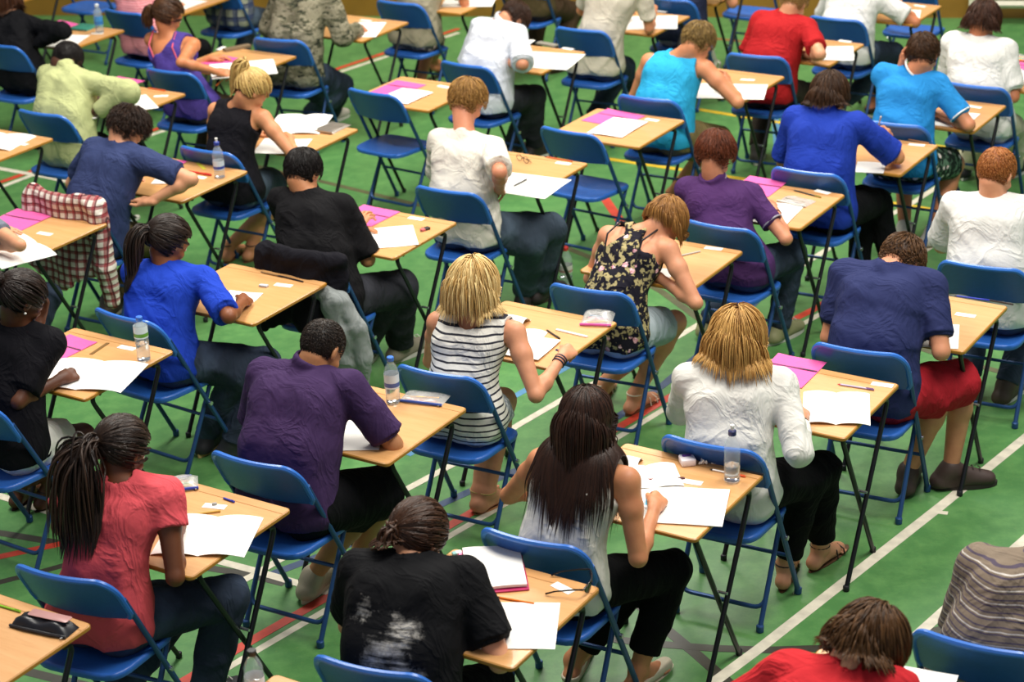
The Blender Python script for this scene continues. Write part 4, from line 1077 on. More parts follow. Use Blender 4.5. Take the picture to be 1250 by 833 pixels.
# second row
P_('pink', CH['pink'], 'person in a coral top with lace cap sleeves writing with a blue pen',
   c7=(141,590,.12), head=(148,553,.21), shR=(190,603), shL=(88,606), eR=(213,704,.76), hR=(216,648,.80), fem=True, kR=(266,728,.50), kL=(222,712,.5), fR=(250,850,.08), hy=-16, hp=38, skin='#6e452d', eyes=1,
   hair=('tail', ('#120a07', '#3a2a20'), dict(tie=(-.22, -.93, -.18), fat=.085, len=.42, lw=.0058, n=320, spread=2.6)), top=dict(kind='cap', mat=cloth('coral_top', '#d5535a'), swide=1.1), bottom=dict(kind='trousers', mat=denim, wide=1.1), shoes=('trainer', '#303034'),
   pen=dict(col='#2f4fd0', label='blue pen in the raised hand of the person in a coral top'))
P_('purp', CH['purp'], 'broad-shouldered person in a dark purple polo and black shorts',
   c7=(366,450,.22), head=(390,428,.32), shR=(424,478), shL=(326,464), eR=(488,553,.785), hR=(452,506,.785), bw=1.18, fat=1.08, skin='#b98c66', hy=-10, hp=48,
   kR=(489,582,.50), kL=(440,600,.5), fR=(433,690,.07), fL=(380,706,.08), fdL=(-.1, 1, 0), hair=('short', ('#17100b', '#33261b'), dict(th=.004, len=.28, vol=.001)), extra=logo_mark,
   top=TE(cloth('dark_purple_polo', '#3f2c50'), collar=True, loose=.024, swide=1.1, sleeve=.82), bottom=dict(kind='shorts', mat=blackc, leg=1.0, wide=1.35), shoes=('trainer', '#a39a84'), sole='#c9bfa2',
   pen=dict(col='#f0e4e0', end='#d42b28', label='white pen with a red end held by the person in the dark purple polo'))
P_('stripe', CH['stripe'], 'person in a white vest with thin dark stripes wearing cord bracelets',
   c7=(573,388,.10), head=(577,352,.16), shR=(614,404), shL=(528,396), eR=(651,457,.77), hR=(688,434,.79), eL=('l', -.30, .15, .70), fem=True, kR=(622,462,.51), kL=(590,480,.5), fR=(595,602,.08), fL=(585,600,.08), skin='#dfa98a', hp=42,
   hair=('bob', ('#b58a48', '#f0d79a'), dict(vol=.024, jit=.6)), top=dict(kind='tank', mat=cloth('striped_vest', '#e4e0d6', 'stripe', hex2='#34343c', scale=36, duty=.28), nd=.125, neck=.075, ah=.055, loose=.006, hem=.03),
   bottom=dict(kind='shorts', mat=cloth('grey_print_shorts', '#8f959c', 'floral', hex2='#c9cdd2', hex3='#3b4048'), leg=.45), shoes=('sandal', '#a5764a'), strapcol='#b99a5a', bracelet=('#2c2f45', 3),
   pen=dict(col='#27357a', label='dark blue pen in the hand of the person in the striped vest'))
P_('floral', CH['floral'], 'person in a dark flower-print vest slumped forward over a desk',
   c7=(778,280,.26), head=(812,272,.36), shR=(808,298), shL=(730,284), eR=(848,347,.785), hR=(800,336,.78), hdR=(-1, .1, 0), eL=(711,326,.76), hL=('l', -.05, .50, .775), fem=True, kR=(832,382,.5), kL=(800,395,.5), fR=(775,482,.09), fL=(735,470,.09), skin='#e2ac8d', hp=72, hy=-12,
   hair=('bob', ('#6b4522', '#a9793f'), dict(len=.70, vol=.012, jit=.6, low=-.03)), straps=straps_floral, poseR='rest',
   top=dict(kind='tank', mat=cloth('flower_print', '#1f1d26', 'floral', hex2='#a89a6c', hex3='#c98a92'), racer=True, ah=.074, nd=.06, neck=.05, loose=.004), bottom=dict(kind='shorts', mat=cloth('pale_denim', '#a5b2b8', 'denim', hex2='#c8d2d5'), leg=.72), shoes=('wedge', '#6b4526'), strapcol='#e3d8c2')
P_('polo', CH['polo'], 'person in a purple polo with a striped grey collar beside a pink sheet',
   c7=(868,224,.12), head=(873,190,.19), shR=(914,242), shL=(828,236), eR=(938,289,.775), hR=(944,254,.79), fem=True, kR=(960,312,.51), kL=(915,320,.5), fR=(950,400,.08), fL=(862,392,.08), skin='#dca384', hp=50,
   hair=('short', ('#4a2212', '#7a3f24'), dict(th=.018, len=1.6, vol=.012)), top=TE(cloth('purple_polo', '#4b2d5c'), collar=True, cuffs=True, sleeve=.6, trim=plain('grey_trim', '#9a94a0', .8)), bottom=dict(kind='trousers', mat=denim), shoes=('trainer', '#8b8a62'), bracelet=('#5a2a20', 1))
P_('royal', CH['royal'], 'person in a royal blue polo holding a pale pencil upright',
   c7=(1004,138,.16), head=(1012,116,.26), shR=(1046,166), shL=(966,156), eR=(1104,200,.785), hR=(1086,178,.80), bw=1.1, skin=F_MID, hp=45, upR=(-.2, .5, .6), nR=(-1, .1, 0),
   kR=(1108,224,.51), kL=(1070,240,.5), fR=(1090,330,.09), fL=(1050,330,.09), hair=('mop', ('#2b1a10', '#4f3521'), dict(vol=.012)), top=TE(cloth('royal_polo', '#20399a'), collar=True, loose=.022, sleeve=.85, swide=1.15), bottom=dict(kind='trousers', mat=blackc), shoes=('trainer', '#26262a'),
   pen=dict(col='#b9a993', label='pale pencil held upright by the person in royal blue'))
P_('sky', CH['sky'], 'person in a bright blue polo with white sleeve bands resting a cheek on one hand',
   c7=(1108,88,.14), head=(1127,66,.22), shR=(1142,104), shL=(1078,98), eR=(1172,150,.78), hR=(1148,140,.785), eL=('l', -.20, .42, .79), hL=(1100,84,1.06), upL=(.1, .1, 1), nL=(.9, -.1, 0), poseL='rest', hr=-6, skin='#d79b7a', hp=35,
   kR=('l', .16, .36, .5), fR=(1140,282,.09), fL=(1104,280,.09), fdR=(.5, .9, 0), hair=('short', ('#2f1d11', '#54371f'), dict(vol=.008)), top=TE(cloth('bright_blue_polo', '#2a86c8'), cuffs=True, trim=plain('white_trim', '#e6e6e2', .8), sleeve=.72), bottom=dict(kind='shorts', mat=cloth('dark_print_shorts', '#25302a', 'floral', hex2='#5d7a64', hex3='#d0d6cf')), shoes=('trainer', '#cfcac0'), sole='#b9a883', lace='#2b2b2b',
   pen=dict(col='#39393c', label='dark pen of the person in the bright blue polo'))
P_('brown15', CH['brown15'], 'person in a loose white T-shirt and cream trousers under the wheeled frame',
   c7=(1189,46,.14), head=(1199,28,.23), shR=(1226,62), shL=(1156,54), eR=(1234,118,.74), hR=(1240,92,.785), skin='#c98a68', hp=60, hair=('mop', ('#2a160c', '#4d2d1b'), dict(vol=.016)),
   kR=(1247,128,.51), kL=(1215,140,.5), fL=(1178,200,.09), fR=(1236,200,.09), top=TE(cloth('white_tee_b', '#dcd9d2'), loose=.02, swide=1.15, sleeve=.8), bottom=dict(kind='trousers', mat=cream, wide=1.2), shoes=('trainer', '#1d1b1c'), res=.0065)
# third row
P_('blackgirl', CH['blackgirl'], 'person in a loose black sweater and white shorts with a hand to the forehead',
   c7=(10,398,.16), head=(26,366,.22), shR=(42,412), shL=(-26,410), eR=(40,494,.74), hR=(76,462,.79), eL=('l', -.08, .34, .79), hL=(50,384,.98), upL=(.2, .2, 1), nL=(0, -.9, 0), fem=True, kR=(118,512,.50), kL=(84,528,.5), fR=(58,600,.08), fL=(24,594,.09), skin='#5c3a27', hy=-26, hp=38, eyes=1,
   hair=('bun', ('#140c09', '#2a1d16'), dict(tie=(-.1, -.9, .1))), extra=earring, top=TE(cloth('black_sweater', '#0f0e13'), loose=.03, swide=1.1, sleeve=.76, name='sweater'), bottom=dict(kind='shorts', mat=cloth('white_shorts', '#d6d4cc'), leg=.6), shoes=('sandal', '#3a2418'), strapcol='#1e1512',
   pen=dict(col='#8f8f92', label='grey pen held by the person in the black sweater'))
P_('bluet', CH['bluet'], 'person in a bright blue T-shirt and jeans with a bottle close behind the chair',
   c7=(197,326,.14), head=(205,297,.22), shR=(248,346), shL=(160,340), eR=(304,394,.77), hR=(297,368,.795), fem=True, bw=1.08, kR=(322,432,.51), kL=(285,445,.5), fR=(284,540,.09), fL=(252,530,.09), fdR=(.6, .8, 0), skin='#8a5a3c', hy=-22, hp=38, eyes=1,
   hair=('tail', ('#120b08', '#33261e'), dict(tie=(-.12, -.96, -.1), len=.34, fat=.034, lw=.005)), top=TE(cloth('bright_blue_tee', '#1f3fae'), loose=.022, swide=1.15, sleeve=.85), bottom=dict(kind='trousers', mat=denim), shoes=('trainer', '#26262b'), sole='#c9a96b', lace='#26262b',
   pen=dict(col='#33241c', label='brown pencil held by the person in the bright blue T-shirt'))
P_('asian', CH['asian'], 'person in a plain black T-shirt and dark jeans, jacket over the chair',
   c7=(371,237,.16), head=(370,212,.24), shR=(415,258), shL=(330,250), eR=(446,328,.76), hR=(436,278,.79), kR=(515,332,.52), kL=(462,352,.5), fR=(488,420,.09), fL=(440,430,.09), skin='#cf9a72', hp=46, bw=1.06,
   hair=('short', ('#0f0c0b', '#211a17'), dict(vol=.006)), top=TE(cloth('plain_black_tee', '#121113'), loose=.024, swide=1.2, sleeve=.9, hem=.03), bottom=dict(kind='trousers', mat=jeanblack, wide=1.2), shoes=('trainer', '#8a8270'), poseR='rest', upR=(.0, .6, .3))
P_('whitet', CH['whitet'], 'fair-haired person in an off-white T-shirt and jeans',
   c7=(563,165,.12), head=(571,124,.27), shR=(603,188), shL=(517,178), eR=(618,262,.76), hR=(610,232,.79), kR=(684,270,.52), kL=(640,288,.5), fR=(660,350,.09), fL=(640,354,.09), skin='#dca083', hp=44, hy=-8,
   hair=('short', ('#7a5528', '#b98c4c'), dict(vol=.014, th=.014, len=1.2)), top=TE(cloth('off_white_tee', '#d6d0c2'), loose=.018, sleeve=.82, swide=1.1), bottom=dict(kind='trousers', mat=denim2, wide=1.15), shoes=('trainer', '#2a211f'), sole='#3a2c26', lace='#2a211f')
P_('cyan', CH['cyan'], 'person in a turquoise sleeveless hooded top writing with a green pen',
   c7=(822,68,.18), head=(852,52,.26), shR=(852,86), shL=(794,78), eR=(898,132,.785), hR=(890,104,.80), kR=(900,156,.52), kL=(862,166,.5), fR=(835,232,.08), fL=(820,236,.08), skin='#dfa27c', hp=55, bw=1.12, hy=-10, upR=(-.4, .5, .5), nR=(-1, .2, 0),
   hair=('short', ('#5d4623', '#a88a50'), dict(vol=.014, th=.012)), top=dict(kind='tank', mat=cloth('turquoise_top', '#2fa3cf'), ah=.07, neck=.05, nd=.05, loose=.014), bottom=dict(kind='shorts', mat=khaki, leg=.95, wide=1.3), shoes=('sandal', '#4a2e20'), res=.0065,
   pen=dict(col='#3f8a35', label='green pen held by the person in the turquoise top'))
P_('redt', CH['redt'], 'person with short fair hair in a bright red T-shirt',
   c7=(955,18,.18), head=(966,6,.26), shR=(980,38), shL=(922,30), eR=(1006,86,.77), hR=(986,67,.785), eL=(896,62,.80), skin=F_LIGHT, hp=50, kR=('l', .14, .36, .5), hair=('short', ('#8a6a3a', '#b9985c'), {}),
   top=TE(cloth('bright_red_tee', '#a81f22'), loose=.018), bottom=dict(kind='trousers', mat=cloth('brown_trousers', '#3a322c')), shoes=('trainer', '#3a3430'), res=.007)
P_('wt2', CH['wt2'], 'person in a white T-shirt and dark jeans, head above the top of the view',
   c7=(1042,-12,.16), head=(1054,-26,.24), shR=(1088,10), shL=(1008,2), eR=(1108,36,.785), hR=(1098,6,.82), upR=(-.2, .3, .8), nR=(-1, .1, 0), skin='#cf8f6c', kR=(1104,54,.52), kL=(1078,66,.5), fR=(1066,122,.09), hair=('short', ('#3b2616', '#5b3c24'), {}),
   top=TE(cloth('white_tee_c', '#dad8d2'), loose=.02), bottom=dict(kind='trousers', mat=denim, leg=.8), shoes=('flat', '#3b3028'), res=.007)
# fourth row
P_('bottle', CH['bottle'], 'person in a washed navy T-shirt resting on folded arms by a pink sheet',
   c7=(140,176,.20), head=(154,160,.30), shR=(186,206), shL=(104,192), eR=(227,246,.785), hR=(184,246,.78), hdR=(-1, .1, 0), kR=(226,268,.52), kL=(190,280,.5), skin=F_LIGHT, hp=62, hy=-16, bw=1.08, poseR='rest',
   hair=('mess', ('#20140e', '#3b2618'), dict(vol=.014)), top=TE(cloth('washed_navy_tee', '#333d62'), loose=.02, hem=.03), bottom=dict(kind='trousers', mat=cloth('olive_trousers', '#5b5034')), shoes=('trainer', '#4a4238'))
P_('blonde', CH['blonde'], 'person in a black vest with tied-back hair writing in an open booklet',
   c7=(284,128,.14), head=(308,110,.20), shR=(311,144), shL=(258,136), eR=(354,187,.78), hR=(354,168,.79), fem=True, kR=(334,216,.52), kL=(300,230,.5), fR=(308,300,.09), fL=(280,300,.09), skin='#dca37c', hp=50, hy=-24,
   hair=('tail', ('#8f6a34', '#d8b873'), dict(tie=(-.2, -.85, .45), len=.26, fat=.035)), top=dict(kind='tank', mat=cloth('black_vest', '#141318'), ah=.064, racer=False, neck=.06, nd=.075, loose=.006), bottom=dict(kind='shorts', mat=denim2, leg=.8), shoes=('flipflop', '#7a4a30'),
   pen=dict(col='#26262a', label='thin black pen held by the person in the black vest'))
P_('ws', CH['ws'], 'person in a pale blue-white shirt with head dropped far forward',
   c7=(606,26,.24), head=(624,24,.34), shR=(632,46), shL=(570,36), eR=(636,99,.75), hR=(616,76,.79), skin='#d9a283', kR=(676,102,.52), kL=(640,118,.5), fR=(652,178,.09), fL=(625,178,.09), hp=85, hy=-12, hair=('short', ('#2a1910', '#4a3020'), {}), poseR='rest',
   top=TE(cloth('pale_shirt', '#d3d6dc'), collar=True, loose=.022, sleeve=.95, swide=1.15), bottom=dict(kind='trousers', mat=jeanblack), shoes=('trainer', '#2f2522'), res=.0065)
P_('j', CH['j'], 'person in a cream T-shirt with both forearms raised over the desk',
   c7=(752,-26,.10), head=(762,-50,.16), shR=(776,-4), shL=(712,-8), eR=(793,37,.785), hR=(797,18,.83), upR=(-.2, .5, .6), hL=('l', -.02, .42, .84), eL=('l', -.25, .26, .80), fem=True, bw=1.1, skin='#dda27e', kR=(789,58,.52), kL=(765,70,.5), fR=(775,110,.09), hair=('short', ('#6b4a26', '#94703f'), {}),
   top=TE(cloth('cream_tee', '#cfc6b2'), loose=.014), bottom=dict(kind='trousers', mat=denim), shoes=('trainer', '#3a3430'), res=.007, bracelet=('#7a5a36', 1))
P_('tank4', CH['tank4'], 'person in a violet strap top with pink straps writing with an orange pencil',
   c7=(200,42,.14), head=(205,20,.20), shR=(228,58), shL=(184,54), eR=(250,100,.78), hR=(266,88,.79), fem=True, skin='#cf9167', hp=36, hy=-20, eyes=1, kR=('l', .14, .36, .5),
   hair=('tail', ('#2c1a10', '#5a3a20'), dict(tie=(-.5, -.8, -.15), len=.14, fat=.035, spread=2)), straps=straps_thin('#d8546a'), top=dict(kind='tank', mat=cloth('violet_top', '#4b3c86'), ah=.075, neck=.10, nd=.16, low=.14, loose=.008), bottom=dict(kind='trousers', mat=cloth('brown_trousers2', '#4a3f30')), shoes=('flat', '#3a2c22'), res=.0065,
   pen=dict(col='#e06a22', label='orange pencil held by the person in the violet strap top'))
P_('green', CH['green'], 'person in a pale green long-sleeved shirt bent over white papers',
   c7=(78,84,.20), head=(82,74,.30), shR=(112,104), shL=(52,98), eR=(150,140,.785), hR=(118,136,.785), hdR=(-1, .2, 0), skin='#4f3323', hp=60, hy=-22, bw=1.08, hair=('short', ('#120d0b', '#1f1815'), dict(th=.005, len=.28, vol=.001)), kR=('l', .14, .36, .5), poseR='rest',
   top=dict(kind='long', mat=cloth('pale_green_shirt', '#b3b882'), collar=True, loose=.03, fold=.006, swide=1.3, hem=.055), bottom=dict(kind='trousers', mat=blackc), shoes=('trainer', '#2b2926'), res=.0065)
P_('strip3', CH['strip3'], 'person in a pink and white striped T-shirt and black trousers',
   c7=(156,-30,.12), head=(160,-52,.20), shR=(188,-16), shL=(134,-20), eR=(196,16,.78), hR=(205,4,.79), skin='#d9a080', hair=('short', ('#3b2616', '#5b3c24'), {}), fem=True,
   top=TE(cloth('pink_striped_tee', '#d99a9a', 'stripe', hex2='#c26a74', scale=60, duty=.45)), bottom=dict(kind='trousers', mat=blackc), shoes=('flat', '#222222'), res=.007)
P_('camo', CH['camo'], 'person in a grey camouflage-print sweatshirt and jeans',
   c7=(368,-18,.16), head=(378,-36,.24), shR=(412,4), shL=(330,-4), eR=(424,44,.785), hR=(438,36,.785), skin='#c98f6d', kR=(449,82,.52), kL=(410,96,.5), fR=(402,136,.09), fL=(380,140,.09), bw=1.12, hair=('short', ('#2a1b12', '#453022'), {}),
   top=dict(kind='long', mat=cloth('camouflage', '#8f8872', 'camo', hex2='#6a6652', hex3='#474838'), loose=.026, swide=1.3, hem=.02, name='sweatshirt'), bottom=dict(kind='trousers', mat=denim, wide=1.25), shoes=('trainer', '#b9b2a4'), res=.007)
P_('g', CH['g'], 'person in a beige top over a flower-print skirt',
   c7=(520,-48,.14), head=(530,-66,.2), shR=(556,-34), shL=(482,-36), skin='#c98f6d', fem=True, bw=1.08, kR=('l', .14, .34, .5), fR=(530,76,.09), hair=('short', ('#2a1b12', '#453022'), {}), shoes=('flat', '#1d1a19'),
   top=TE(cloth('beige_top', '#9a917a'), loose=.016), bottom=dict(kind='skirt', mat=cloth('flower_skirt', '#4a453c', 'floral', hex2='#a3957a', hex3='#b98a78')), res=.007)
def seat_at(px, py): c = at(px, py, .455); return (np.array([c[0], c[1], 0.]), DY)
CH['brownseat'] = seat_at(645, 24)
P_('brownseat', CH['brownseat'], 'person in a brown top on a chair beyond the pale-shirted one',
   c7=('l', 0, .12, 1.06), head=('l', 0, .22, 1.2), skin='#5b3a28', hair=('short', ('#15100d', '#2a201b'), {}), top=TE(cloth('brown_top', '#55482f'), loose=.02), bottom=dict(kind='trousers', mat=cloth('dark_brown', '#4a3a2a')), shoes=('flat', '#4a2f20'), res=.0075)
CH['plaidseat'] = seat_at(279, 36)
P_('plaidseat', CH['plaidseat'], 'person in a blue and cream checked shirt and jeans',
   c7=('l', 0, .12, 1.06), head=('l', 0, .22, 1.2), skin='#c98f6d', hair=('short', ('#2a1b12', '#453022'), {}), top=dict(kind='long', mat=cloth('checked_shirt', '#8d8f7c', 'plaid', hex2='#2f3a5c', hex3='#1c2238', scale=11), loose=.02), bottom=dict(kind='trousers', mat=denim2), shoes=('trainer', '#2f2f33'), res=.0075)
P_('m', CH['m'], 'person in cream trousers and pale socks seated beyond the wristband wearer',
   c7=('l', 0, .14, 1.06), head=('l', 0, .24, 1.2), skin='#d9a080', hair=('short', ('#2a1b12', '#453022'), {}), top=TE(cloth('navy_top2', '#262b40')), bottom=dict(kind='trousers', mat=cloth('pale_stripe_trousers', '#b9b19c', 'stripe', axis=(1, 0, 0), hex2='#8f8a78', scale=50, duty=.3)), shoes=('trainer', '#cfc8b8'), kR=('l', .16, .38, .5), fR=(868,34,.09), res=.0075)
# left edge
P_('q', CH['q'], 'person dressed all in black with long brown hair at the far left edge',
   c7=(12,18,.16), head=(8,-2,.22), shR=(36,36), shL=(-24,30), eR=(66,58,.785), hR=(44,54,.785), hdR=(-1, .3, 0), hy=20, skin=F_LIGHT, fem=True, hair=('bob', ('#2a150b', '#54301a'), dict(len=1.1)), poseR='rest',
   top=dict(kind='long', mat=cloth('black_jumper', '#101013'), loose=.02, swide=1.25), bottom=dict(kind='trousers', mat=blackc), shoes=('flat', '#181818'), res=.0065)
CH['plaidleft'] = behind('plaidleft', -.52)
P_('plaidleft', CH['plaidleft'], 'person with auburn hair whose bare forearm reaches in from the left edge',
   c7=(-60,250,.18), head=(-40,235,.28), shR=(-25,275), shL=(-100,265), eR=(28,313,.785), hR=(-8,300,.785), hdR=(-1, .2, 0), skin=F_LIGHT, fem=True, hair=('bob', ('#6b3418', '#a3602c'), dict(len=1.6)), poseR='rest',
   top=TE(cloth('grey_tee', '#6f7480'), sleeve=.5), bottom=dict(kind='trousers', mat=denim), shoes=('flat', '#333333'), res=.0065)
# bottom edge
P_('redlow', CH['redlow'], 'brown-haired person in a scarlet T-shirt bowed over a white sheet',
   c7=(1030,818,.26), head=(1052,796,.36), shR=(1072,850), shL=(968,834), skin=F_LIGHT, hp=76, hy=-24, hair=('mop', ('#33200f', '#6a4828'), dict(vol=.014, len=.9)), hs=1.06,
   top=TE(cloth('scarlet_tee', '#c22a30'), loose=.02), bottom=dict(kind='trousers', mat=denim), shoes=('trainer', '#333333'), eR=('l', .28, .30, .785), hR=('l', .10, .50, .78))
P_('grey', CH['grey'], 'person in a grey-brown pinstriped shirt over a white one at the lower right edge',
   c7=(1270,690,.14), head=(1304,650,.22), shR=(1330,725), shL=(1204,714), eL=(1160,770,.74), hy=-20, skin=F_LIGHT, bw=1.1, hair=('short', ('#14100e', '#2a201b'), {}),
   top=TE(cloth('pinstripe_shirt', '#7d6f60', 'twostripe', hex2='#4f4654', hex3='#c3bcb4', scale=52, duty=.22), loose=.03, swide=1.25, sleeve=.9, cuffs=True, trim=whitem), bottom=dict(kind='trousers', mat=blackc), shoes=('trainer', '#333333'))
for k, (st, lb, S) in PL.items():
    S['debug'] = bool(os.environ.get('DBG'))
    person(k, st, lb, S)

# ------------------------------------------------------------------ furniture, each told apart by who uses it
WHO = {
 'blackT': 'person in the chalk-smeared black T-shirt', 'long': 'person in the plain white vest', 'card': 'person in the white cardigan', 'navy': 'person in navy T-shirt and red shorts',
 'redhead': 'crop-haired person in plain white', 'pink': 'person in the coral top', 'purp': 'broad person in the dark purple polo', 'stripe': 'person in the dark-striped white vest', 'floral': 'person in the flower-print vest',
 'polo': 'person in purple polo with striped collar', 'royal': 'person in the royal blue polo', 'sky': 'person in the bright blue polo with white bands', 'brown15': 'white T-shirt person in cream trousers',
 'blackgirl': 'person in black sweater and white shorts', 'bluet': 'person in the bright blue T-shirt', 'asian': 'person in plain black T-shirt and dark jeans', 'whitet': 'fair-haired person in the off-white T-shirt',
 'cyan': 'person in the turquoise sleeveless top', 'redt': 'person in the bright red T-shirt', 'wt2': 'headless-cropped person in white T-shirt', 'bottle': 'person in the washed navy T-shirt', 'blonde': 'person in the black vest',
 'ws': 'person in the pale blue-white shirt', 'j': 'person in the cream T-shirt', 'tank4': 'person in the violet strap top', 'green': 'person in the pale green shirt', 'strip3': 'person in the pink striped T-shirt',
 'camo': 'person in the camouflage sweatshirt', 'g': 'person in the flower-print skirt', 'brownseat': 'person in the brown top', 'plaidseat': 'person in the checked blue shirt', 'm': 'person in cream striped trousers',
 'q': 'person all in black', 'plaidleft': 'auburn-haired person at the left edge', 'redlow': 'person in the scarlet T-shirt', 'grey': 'person in the pinstriped shirt',
}
WHO['wt2'] = 'white T-shirt person cut off at the neck'
EXTRA = {'empty': 'unused desk right in front of the off-white T-shirt', 'empty2': 'unused desk between the camouflage sweatshirt and pale shirt', 'edge': 'desk at the left edge beside the pale green shirt', 'wallleft': 'desk in the top left corner near the wall',
         'lowleft': 'desk in the bottom left corner with a black pencil case', 'lowmid': 'desk peeping in at the bottom below the dark purple polo'}
for k in DK:
    if k in EXTRA: lb = 'folding wooden-topped ' + EXTRA[k]
    else: lb = 'folding wooden-topped exam desk used by the ' + WHO[k]
    place('desk', DK[k][0], DK[k][1], lb, 'desk', 'folding exam desks in rows')
def seat_px(px, py): c = at(px, py, .455); return (np.array([c[0], c[1], 0.]), DY)
CH['wt2next'] = seat_px(1113, 37); CH['mnext'] = seat_px(916, 15); CH['qnext'] = seat_px(108, 8)
for k in CH:
    if k == 'empty': lb = 'empty blue folding chair tucked at the unused desk behind the turquoise top'
    elif k == 'empty2': lb = 'empty blue folding chair behind the desk left of the fair-haired person'
    elif k == 'wt2next': lb = 'empty blue folding chair beyond the topmost white T-shirt by the skirting'
    elif k == 'mnext': lb = 'empty blue folding chair between the cream trousers and the red T-shirt'
    elif k == 'qnext': lb = 'empty blue folding chair beside the pink striped T-shirt, near the wall'
    else: lb = 'blue folding chair under the ' + WHO[k]
    place('chair', CH[k][0], CH[k][1], lb, 'chair', 'blue folding chairs')

# ------------------------------------------------------------------ papers
TZ = DESK_Z + .0006
def rect(quad, z=TZ):
    P = [at(x, y, z) for x, y in quad]; c = sum(P)/4; u = (P[1] - P[0] + P[2] - P[3])/2; v = (P[0] - P[3] + P[1] - P[2])/2
    w, l = np.linalg.norm(u), np.linalg.norm(v); a = math.atan2(u[1], u[0]); b = math.atan2(v[1], v[0]) - math.pi/2
    d = (b - a + math.pi) % (2*math.pi) - math.pi; a = a + d/2; return c, a, w, l
def paper_mat(name, hexcol, text=.16, gap=.011):
    if name in MATS: return MATS[name]
    t = NT(name); co = t.coord(); y = t.dot(co, (0, 1, 0)); x = t.dot(co, (1, 0, 0))
    ln = t.math('LESS_THAN', t.math('FRACT', t.math('DIVIDE', y, gap)), .22); word = t.math('GREATER_THAN', t.noise(120, 1, .5, co), .5)
    para = t.ramp(t.noise(9, 1, .5, co), [(.48, (0, 0, 0, 1)), (.5, (1, 1, 1, 1))])
    m = t.math('MULTIPLY', t.math('MULTIPLY', ln, word), t.math('MULTIPLY', para, text))
    t.color(t.mix(m, lin(hexcol), lin('#55555c'))); t.rough(.7); MATS[name] = t.m; return t.m
white_p = paper_mat('white_paper', '#eeebe4'); blank_p = plain('blank_paper', '#f0ede6', .7, var=.02); pink_p = paper_mat('pink_paper', '#e0589c', .45, .010); pink_d = plain('pink_strip', '#5a2f4c', .8)
def sheet_mb(w, l, z=0., curl=0., fold=0., t=.0016, n=14, seed=0, amp=.0015, off=(0, 0), lift=None):
    r = np.random.default_rng(seed); ph = r.uniform(0, 6, 3); V = []; F = []
    for s in (0, 1):
        for i in range(n+1):
            for j in range(n+1):
                x, y = (i/n - .5)*w, (j/n - .5)*l; h = amp*(1 + math.sin(9*x/w*.7 + ph[0])*math.cos(5*y/l + ph[1]))
                if fold: h += fold*math.exp(-((abs(x) - .03)/.035)**2) - 0
                if lift: k = max(0, (x/w)*lift[0] + (y/l)*lift[1] - .12); h += k*k*lift[2]
                V.append((x + off[0], y + off[1], z + max(h, 0) + (t if s else 0)))
    st = (n+1)**2
    for s in (0, 1):
        for i in range(n):
            for j in range(n):
                a = s*st + i*(n+1) + j; q = (a, a+n+1, a+n+2, a+1); F.append(q if s else q[::-1])
    rim = [i*(n+1) for i in range(n)] + [n*(n+1)+j for j in range(n)] + [i*(n+1)+n for i in range(n, 0, -1)] + [j for j in range(n, 0, -1)]
    for a, b in zip(rim, rim[1:] + rim[:1]): F.append((a, b, b+st, a+st))
    return V, F
NP = [0]
def setp(o, c, a, z=TZ): o.location = (float(c[0]), float(c[1]), z); o.rotation_euler = (0, 0, a); return o
def sheet(quad, label, z=TZ, mat=None, amp=.0015, t=.0016, cat='paper', name='answer_sheet', group='loose white papers', lift=None):
    c, a, w, l = rect(quad, z); NP[0] += 1; V, F = sheet_mb(w, l, t=t, seed=NP[0], amp=amp, lift=lift)
    return tag(setp(MB().add(V, F).build(name, mat or white_p, sharp=60), c, a, z), label, cat, group)
def booklet(quad, label, z=TZ, lift=(.3, .3, .05)):
    """an open booklet: two facing pages that rise from the spine"""
    c, a, w, l = rect(quad, z); NP[0] += 1; r = empty('answer_booklet', (c[0], c[1], z), a); tag(r, label, 'booklet', 'open answer booklets')
    for s in (-1, 1):
        V, F = sheet_mb(w/2, l, t=.0022, seed=NP[0] + s*50 + 60, amp=.001)
        V = [(x + s*w/4, y, zz + .013*math.sin(min(1, max(0, (s*x + w/4)/(w/2)))*math.pi)**.7*.8*(1 if zz >= 0 else 1)) for x, y, zz in V]
        MB().add(V, F).build('page', white_p, r, sharp=60)
    return r
def pink(quad, label, z=TZ):
    c, a, w, l = rect(quad, z); NP[0] += 1; V, F = sheet_mb(w, l, t=.0018, seed=NP[0], amp=.0012, lift=(-.5, .4, .03))
    o = setp(MB().add(V, F).build('question_paper', pink_p, sharp=60), c, a, z); tag(o, label, 'paper', 'folded pink question papers')
    V, F = sheet_mb(w*.98, .010, t=.0010, seed=NP[0], amp=.0006); MB().add([(x, y + l*.12, zz + .0036) for x, y, zz in V], F).build('printed_band', pink_d, o, smooth=False); return o
def card(p0, p1, label, z=TZ, w=.036, on=None):
    a, b = at(*p0, z), at(*p1, z); c = (a + b)/2; L = max(.05, min(.09, np.linalg.norm(b - a))); an = math.atan2(b[1] - a[1], b[0] - a[0]) 
    o = MB().box((0, 0, .0006), (L, w, .001)).build('candidate_card', blank_p, smooth=False); return tag(setp(o, c, an, z), label, 'card', 'small white candidate cards')
